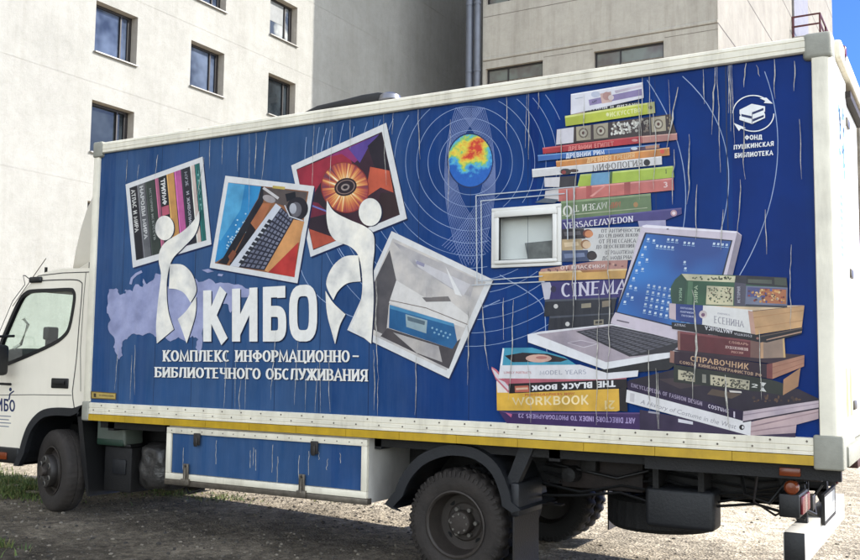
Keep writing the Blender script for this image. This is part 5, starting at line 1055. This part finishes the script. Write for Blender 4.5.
# lip + sheet
g = M(); n = len(ap); cx, cz = 3.80, .36
def off(p, d): l = math.hypot(p[0]-cx, p[1]-cz); return (p[0]-(p[0]-cx)/l*d, p[1]-(p[1]-cz)/l*d)
for y0, y1, t0, t1 in ((.03, .055, 0, .075), (.055, .66, 0, .012)):
    for i in range(n-1):
        a, b, c, e = off(ap[i], t0), off(ap[i+1], t0), off(ap[i+1], t1), off(ap[i], t1)
        v = [(p[0], y, p[1]) for y in (y0, y1) for p in (a, b, c, e)]
        g.add(v, [(0, 1, 2, 3), (4, 5, 6, 7), (0, 1, 5, 4), (3, 2, 6, 7)]+([(0, 3, 7, 4)] if i == 0 else [])+([(1, 2, 6, 5)] if i == n-2 else []), FEND, True)
g.build('mudguard', truck)
g = M(); g.box(4.275, 4.287, .05, .47, .05, .47, FLAP); g.box(4.25, 4.32, .05, .47, .47, .70, FEND, .02); g.prism([(4.20, .68), (4.29, .68), (4.42, .95), (4.31, .95)], .08, .15, FEND); g.build('mud_flap', truck)
g = M(); g.box(4.36, 4.372, 1.75, 2.24, .14, .86, FLAP); g.build('mud_flap', truck)
# spare tyre lying flat, tank
g = M(); g.lathe([(.24, -.10), (.30, -.13), (.37, -.12), (.405, -.09), (.41, 0), (.405, .09), (.37, .12), (.30, .13), (.24, .10)], (4.98, 1.22, .43), RUBD, 90, axis='z', fn=lambda r, a, j, i: r-(.010 if r > .39 and j % 3 == 0 else 0)); sw = g.build('spare_wheel', truck)
g = M(); g.lathe([(0, .05), (.12, .05), (.2, .0), (.245, -.08), (.235, .09)], (4.98, 1.22, .43), RIM, 40, axis='z'); g.build('rim', sw)
g = M(); g.box(5.10, 5.56, .36, .58, .44, .71, FEND, .035, 4); g.box(5.16, 5.20, .355, .58, .70, .86, CHAS); g.box(5.46, 5.50, .355, .58, .70, .86, CHAS); g.build('plastic_case', truck)['label'] = 'dark rounded box hung in front of the spare wheel'
g = M(); g.box(4.45, 5.05, .50, .62, .64, .84, RUSTY, .01); g.tube([(4.4, .48, .80), (4.9, .40, .74), (5.1, .46, .80)], .012, BLACK); g.box(4.62, 4.74, .42, .55, .76, .88, CHAS, .02); g.lathe([(0, -.08), (.05, -.07), (.06, .07), (0, .08)], (4.55, .45, .74), CHAS, 20); g.build('air_tank', truck)
# rear equipment
g = M(); g.box(6.02, 6.14, .035, .06, .875, .925, ORA, .006); g.build('side_marker', truck)
g = M(); g.lathe([(0, -.02), (.03, -.018), (.042, -.004), (.042, .03)], (6.075, .12, .80), ORA, 24); g.build('side_marker', truck)
g = M(); g.box(6.0, 6.12, .12, .46, .62, .76, BLACK, .01); t_ = g.build('tail_light', truck)
g = M(); g.box(6.121, 6.135, .14, .24, .64, .745, RED, .004); g.box(6.121, 6.135, .245, .34, .64, .745, WREF, .004); g.box(6.121, 6.135, .345, .44, .64, .745, RED, .004); g.build('lens', t_)
g = M(); g.box(6.0, 6.12, 1.84, 2.18, .62, .76, BLACK, .01); t_ = g.build('tail_light', truck)
g = M(); g.box(6.121, 6.135, 1.86, 1.96, .64, .745, RED, .004); g.box(6.121, 6.135, 1.965, 2.06, .64, .745, WREF, .004); g.box(6.121, 6.135, 2.065, 2.16, .64, .745, ORA, .004); g.build('lens', t_)
UW = std('white_bumper_paint', (214, 208, 196), .5, var=.08, vs_=4, streak=.15)
g = M(); g.box(6.02, 6.14, .13, 2.18, .34, .53, UW, .004); g.box(6.03, 6.145, .10, .13, .335, .535, BLACK, .004); g.build('rear_bumper', truck)
g = M()
for y in (.55, 1.6): g.prism([(5.9, .86), (6.08, .86), (6.10, .53), (6.04, .53), (5.98, .66)], y, y+.05, CHAS)
g.box(5.95, 6.2, .5, 1.75, .80, .90, RUSTY, .01); g.build('bumper_bracket', truck)
g = M(); g.box(6.15, 6.165, .86, 1.40, .50, .66, std('plate_white', (200, 200, 196), .4), .004); g.build('number_plate', truck)
g = M(); ring(g, .84-.0, 1.42, .48, .68, .02, .02, .02, .02, 0, .02, BLACK, 0)
for i in range(len(g.v)): v = g.v[i]; g.v[i] = (6.147+v[1], v[0], v[2])
g.build('plate_frame', truck)
g = M(); g.tube([(6.1, .5, .62), (6.14, .62, .58), (6.1, .78, .66), (6.16, .8, .75)], .010, BLACK); g.box(6.05, 6.13, .60, .72, .60, .70, RIMD, .01); g.build('trailer_socket', truck)
g = M(); g.box(6.30, 6.37, .9, 2.2, .86, .94, BRW, .006); g.box(6.36, 6.62, 1.45, 2.15, .86, .96, BRW, .01); g.build('rear_step', truck)
# ---------------------------------------------------------------- cab
CY0, CY1 = .13, 2.17
prof = [(-.10, 2.36), (-.58, 2.375), (-.81, 2.345), (-.98, 2.27), (-1.12, 2.17), (-1.28, 1.98), (-1.45, 1.70), (-1.62, 1.38), (-1.68, 1.25), (-1.70, .90), (-1.70, .62), (-1.04, .62), (-1.00, .74), (-.93, .86), (-.83, .95), (-.70, 1.01), (-.52, 1.035), (-.32, 1.03), (-.20, 1.03), (-.10, 1.03)]
win = catmull([(-1.45, 1.455), (-1.45, 1.60), (-1.30, 1.88), (-1.17, 2.08), (-1.08, 2.145), (-.98, 2.165), (-.70, 2.165), (-.44, 2.165), (-.385, 2.145), (-.365, 2.09), (-.38, 1.97), (-.42, 1.80), (-.49, 1.72), (-.64, 1.645), (-1.0, 1.53), (-1.34, 1.435), (-1.42, 1.425)], 3)
win_o = [(x, z) for x, z in win]
body = plate(prof, [win], CY0, CY0+.05, CABW, 'cab', truck)
far = plate(prof, [win], CY1-.05, CY1, CABW, 'cab_far_side', truck)
m_ = M()
shell = [prof[0]]+prof[1:11]
for i in range(len(shell)-1):
    a, b = shell[i], shell[i+1]
    if 4 <= i <= 6: continue                    # windscreen opening
    m_.add([(a[0], CY0+.04, a[1]), (b[0], CY0+.04, b[1]), (b[0], CY1-.04, b[1]), (a[0], CY1-.04, a[1])], [(0, 1, 2, 3)], CABW, True)
m_.add([(-.10, CY0+.04, 1.03), (-.10, CY0+.04, 2.36), (-.10, CY1-.04, 2.36), (-.10, CY1-.04, 1.03)], [(0, 1, 2, 3)], CABW)
m_.add([(-1.70, CY0+.04, .95), (-.10, CY0+.04, 1.03), (-.10, CY1-.04, 1.03), (-1.70, CY1-.04, .95)], [(0, 1, 2, 3)], INTER)
m_.add([(-1.2, CY0+.04, 1.04), (-.2, CY0+.04, 1.04), (-.2, CY0+.6, 1.04), (-1.2, CY0+.6, 1.04)], [(0, 1, 2, 3)], INTER)
m_.build('cab_shell', truck, fix=False)
far.parent = truck
m_ = M()
for i in (4, 5, 6):
    a, b = shell[i], shell[i+1]; m_.add([(a[0], CY0+.06, a[1]), (b[0], CY0+.06, b[1]), (b[0], CY1-.06, b[1]), (a[0], CY1-.06, a[1])], [(0, 1, 2, 3)], GLASS)
m_.build('windscreen', truck, fix=False)
# rubber trim + glass
def loop_line(pts, r, y, mat, name, parent, n=8, closed=True):
    g = M(); g.tube([(p[0], y, p[1]) for p in pts], r, mat, n, closed); return g.build(name, parent)
for y0, y1 in ((CY0-.006, CY0+.03), (CY1-.03, CY1+.006)):
    g = M()
    cxw, czw = sum(p[0] for p in win)/len(win), sum(p[1] for p in win)/len(win); n = len(win)
    s2 = [strip(win+[win[0]], lambda a, b: .018)]
    for q in s2[0]:
        v = [(p[0], y, p[1]) for y in (y0, y1) for p in q]; g.add(v, [(0, 1, 2, 3), (4, 5, 6, 7), (0, 1, 5, 4), (1, 2, 6, 5), (2, 3, 7, 6), (3, 0, 4, 7)], BLACK)
    g.build('window_seal', truck)
for y in (CY0+.022, CY1-.022):
    d = M(); d.add([(p[0], y, p[1]) for p in win], [tuple(range(len(win)))], GLASS); d.build('door_glass', truck, fix=False)
# interior bits
g = M(); g.box(-.72, -.30, .35, .85, 1.05, 1.62, INTER, .05, 3); g.box(-.42, -.28, .38, .82, 1.5, 1.80, INTER, .05, 3); g.box(-.72, -.30, 1.4, 1.95, 1.05, 1.62, INTER, .05, 3); g.build('seat', truck)
g = M(); g.box(-1.50, -1.10, .22, 2.08, 1.05, 1.60, INTER, .06, 3); g.build('dashboard', truck)
hx0, hz0 = on(47, 337, .6); hx1, hz1 = on(53, 327, .6)
g = M(); g.box(hx0, hx1, .54, .68, hz0-.03, hz1, INTER, .02, 3); g.box(hx0+.02, hx1-.02, .56, .66, 1.5, hz0, INTER, .01); g.build('headrest', truck)
g = M(); pts = [(-1.02+.02*math.sin(t)*5, .58+.19*math.cos(t), 1.50+.13*math.sin(t)) for t in [2*math.pi*k/24 for k in range(24)]]; g.tube(pts, .014, BLACK, 8, True); g.build('steering_wheel', truck)
g = M(); g.tube([(-1.34, CY0+.08, 1.60), (-1.30, CY0+.13, 1.64), (-1.20, CY0+.13, 1.84), (-1.21, CY0+.08, 1.90)], .016, CREAM, 10); g.build('grab_handle', truck)
# door outline seam and panel lines
g = M()
def seam(pts, r=.005, y=CY0-.001):
    for q in strip(pts, lambda a, b: r):
        g.add([(p[0], y-.002, p[1]) for p in q], [(0, 1, 2, 3)], SEAM)
seam(catmull([(-1.10, 2.235), (-.95, 2.262), (-.45, 2.262), (-.285, 2.235), (-.265, 2.15), (-.285, 1.80), (-.30, 1.50), (-.335, 1.20), (-.345, 1.05)], 4)[:-4]); seam([(-1.10, 2.235), (-1.28, 2.07), (-1.45, 1.78), (-1.62, 1.46)])
seam([(-1.05, 2.245), (-.9, 2.315), (-.55, 2.33), (-.14, 2.325)], .004); seam([(-.345, 1.16), (-.9, 1.15), (-1.69, 1.12)], .003); seam([(-.22, 2.32), (-.235, 2.1), (-.25, 1.6), (-.22, 1.2)], .003)
g.build('door_seam', body, fix=False)
g = M(); q = [on(52, 378, CY0), on(69, 377.5, CY0), on(69, 388, CY0), on(52, 388, CY0)]
g.box(q[0][0], q[1][0], CY0-.012, CY0+.004, q[3][1], q[0][1], BLACK, .01, 3); g.box(q[0][0]+.03, q[1][0]-.04, CY0-.028, CY0-.012, q[3][1]+.035, q[0][1]-.02, BLACK, .006); g.build('door_handle', body)
g = M(); g.box(-1.02, -.84, CY0-.03, CY0+.01, 2.245, 2.305, BLACK, .018, 3); g.build('side_lamp', body)
g = M(); g.box(-.2, -.175, CY0+.01, CY0+.03, 2.36, 2.42, BLACK); g.box(-.86, -.84, CY0+.03, CY0+.05, 2.33, 2.40, BLACK); g.tube([(-1.25, CY0-.02, 2.02), (-.78, CY0-.02, 2.48)], .004, STEEL, 6); g.build('roof_fitting', truck)
# wheel arch trim on the cab
ac = [(-1.05, .46), (-1.03, .60), (-.985, .74), (-.92, .86), (-.82, .955), (-.70, 1.015), (-.52, 1.04), (-.30, 1.04), (-.20, 1.035)]
g = M(); cx2, cz2 = -.45, .46
def off2(p, d): l = math.hypot(p[0]-cx2, p[1]-cz2); return (p[0]-(p[0]-cx2)/l*d, p[1]-(p[1]-cz2)/l*d)
ac = catmull(ac, 3)[:-3]+[(-.20, 1.035)]
for y0, y1, t1 in ((CY0-.03, CY0+.02, .075), (CY0+.02, .72, .012)):
    for i in range(len(ac)-1):
        a, b, c, e = ac[i], ac[i+1], off2(ac[i+1], t1), off2(ac[i], t1); v = [(p[0], y, p[1]) for y in (y0, y1) for p in (a, b, c, e)]
        g.add(v, [(0, 1, 2, 3), (4, 5, 6, 7), (0, 1, 5, 4), (3, 2, 6, 7), (0, 3, 7, 4), (1, 2, 6, 5)], FEND, True)
g.build('wheel_arch', truck)
g = M(); g.prism([(-.27, 1.0), (-.21, 1.0), (-.09, .42), (-.06, .24), (-.09, .24), (-.18, .55)], .14, .50, BLACK); g.build('mud_flap', truck)
# far side arch
g = M(); g.prism([(-.27, 1.0), (-.21, 1.0), (-.06, .42), (-.03, .24), (-.10, .24), (-.18, .55)], 1.68, 2.18, FEND); g.build('mud_flap', truck)
# front bumper
g = M(); g.box(-1.86, -1.06, CY0-.02, CY1+.02, .47, .625, BLACK, .02, 3); g.box(-1.82, -1.70, CY0, CY1, .62, .86, CABW, .03, 3); bp = g.build('front_bumper', truck)
g = M(); g.box(-1.5, -1.22, CY0-.035, CY0-.015, .505, .575, ORA, .008); g.build('side_marker', bp)
g = M(); g.box(-1.76, -1.69, .25, .62, .68, .86, WREF, .02); g.build('headlight', truck)
g = M(); g.box(-1.76, -1.69, 1.68, 2.05, .68, .86, WREF, .02); g.build('headlight', truck)
# mirror
g = M(); mx_, mz_ = on(-3, 359, -.05); g.box(mx_-.09, mx_+.09, -.17, .03, mz_-.16, mz_+.14, BLACK, .04, 3); g.tube([(mx_, -.07, mz_+.12), (mx_, -.05, mz_+.22), (mx_-.02, CY0+.01, mz_+.23)], .014, BLACK); g.tube([(mx_, -.07, mz_-.14), (mx_, -.05, mz_-.24), (mx_-.02, CY0+.01, mz_-.25)], .014, BLACK); g.build('wing_mirror', truck)
# door lettering
d = D(base=CY0+.0, plane=lambda px, py: on(px, py, CY0)); L0 = LAYER[0]; LAYER[0] = 60; NV = P(34, 50, 98)
d.text('НИБО'.replace('Н', 'К'), [(-9, 397), (15, 400), (15, 412), (-9, 410.5)], NV, **dict(serif=False, thick=.2, thin=.16, gap=.14)); d.ell(10.5, 389.5, 1.4, 2, NV, 12); d.line([(9, 400), (10, 394), (14, 391)], 1.4, NV)
for i in range(4): d.line([(-6, 415.5+i*3.4), (11-(i % 2)*2, 416.5+i*3.4)], .9, P(120, 130, 150))
d.build('door_lettering', body); LAYER[0] = L0
# wind deflector
g = M(); pf = [(-.84, 2.375), (-.80, 2.60), (-.74, 2.82), (-.66, 3.02), (-.56, 3.18), (-.44, 3.30), (-.30, 3.36), (-.12, 3.38), (-.12, 2.365)]
g.prism(pf, .42, 1.88, CREAM, .10, True); wd_ = g.build('wind_deflector', truck)
g = M(); g.prism([(-.70, 2.38), (-.40, 2.50), (-.12, 2.72), (-.12, 2.38)], .385, .425, CREAM, .012); g.build('side_fairing', wd_)
# gap bits behind the cab
g = M(); g.box(-.10, .02, .3, 2.0, 1.03, 2.2, CHAS); g.build('gap_cover', truck)
g = M(); g.box(-.14, .24, .26, .50, .70, .94, GREENP, .03, 3); g.box(-.13, .23, .255, .50, .70, .77, std('green_plastic', (34, 58, 44), .5), .02); g.lathe([(0, .02), (.035, .02), (.04, 0), (.04, -.03)], (-.06, .34, .96), CREAM, 20, axis='z'); g.build('washer_tank', truck)
g = M(); g.box(-.06, .30, .30, .60, .28, .69, CHAS, .015); g.box(.06, .24, .285, .305, .44, .58, FEND, .01); g.box(-.05, .29, .29, .60, .69, .72, BLACK, .01); g.build('battery_box', truck)
bm = bmesh.new(); bmesh.ops.create_icosphere(bm, subdivisions=4, radius=1)
from mathutils import noise as mn
for v in bm.verts:
    n_ = v.co.normalized(); k = 1+.16*mn.ridged_multi_fractal(n_*1.6, 1.0, 2.1, 4, 1.0, 2.0)*.5; sq = (abs(n_.x)**4+abs(n_.y)**4+abs(n_.z)**4)**(-.25)
    v.co = Vector((n_.x*.17*sq*k, n_.y*.2*sq*k, n_.z*.20*sq*k))
bm.verts.index_update(); g = M(); g.add([v.co+Vector((.52, .52, .53)) for v in bm.verts], [[v.index for v in f.verts] for f in bm.faces], WRAPM, True); bm.free(); o = g.build('wrapped_bundle', truck, auto=False); o['label'] = 'black plastic sheet bundle strapped under the box'
g = M(); g.tube([(1.0, .6, .5), (1.02, .5, .36), (.86, .48, .30), (.8, .5, .34)], .010, BLACK, 8); g.tube([(3.12, .5, .52), (3.16, .45, .44), (3.24, .42, .44), (3.28, .45, .52)], .009, BLACK, 8); g.build('hose', truck)
# dish on the roof
g = M(); top = [(1.66, 3.57), (1.82, 3.685), (2.10, 3.765), (2.40, 3.785), (2.58, 3.80), (2.74, 3.80), (2.86, 3.77), (2.92, 3.70), (2.86, 3.70), (2.6, 3.725), (2.3, 3.72), (2.05, 3.69), (1.80, 3.60)]
g.prism(top, .60, 1.20, BLACK, .02, True)
g.box(2.05, 2.25, .85, 1.15, 3.50, 3.72, BLACK, .02); dsh = g.build('roof_dish', truck)
g = M(); g.lathe([(0, .05), (.05, .045), (.09, .02), (.10, -.02), (0, -.03)], (2.83, .66, 3.745), std('bright_metal', (130, 130, 134), .35, metal=.9), 24, axis='z'); g.build('feed_horn', dsh)
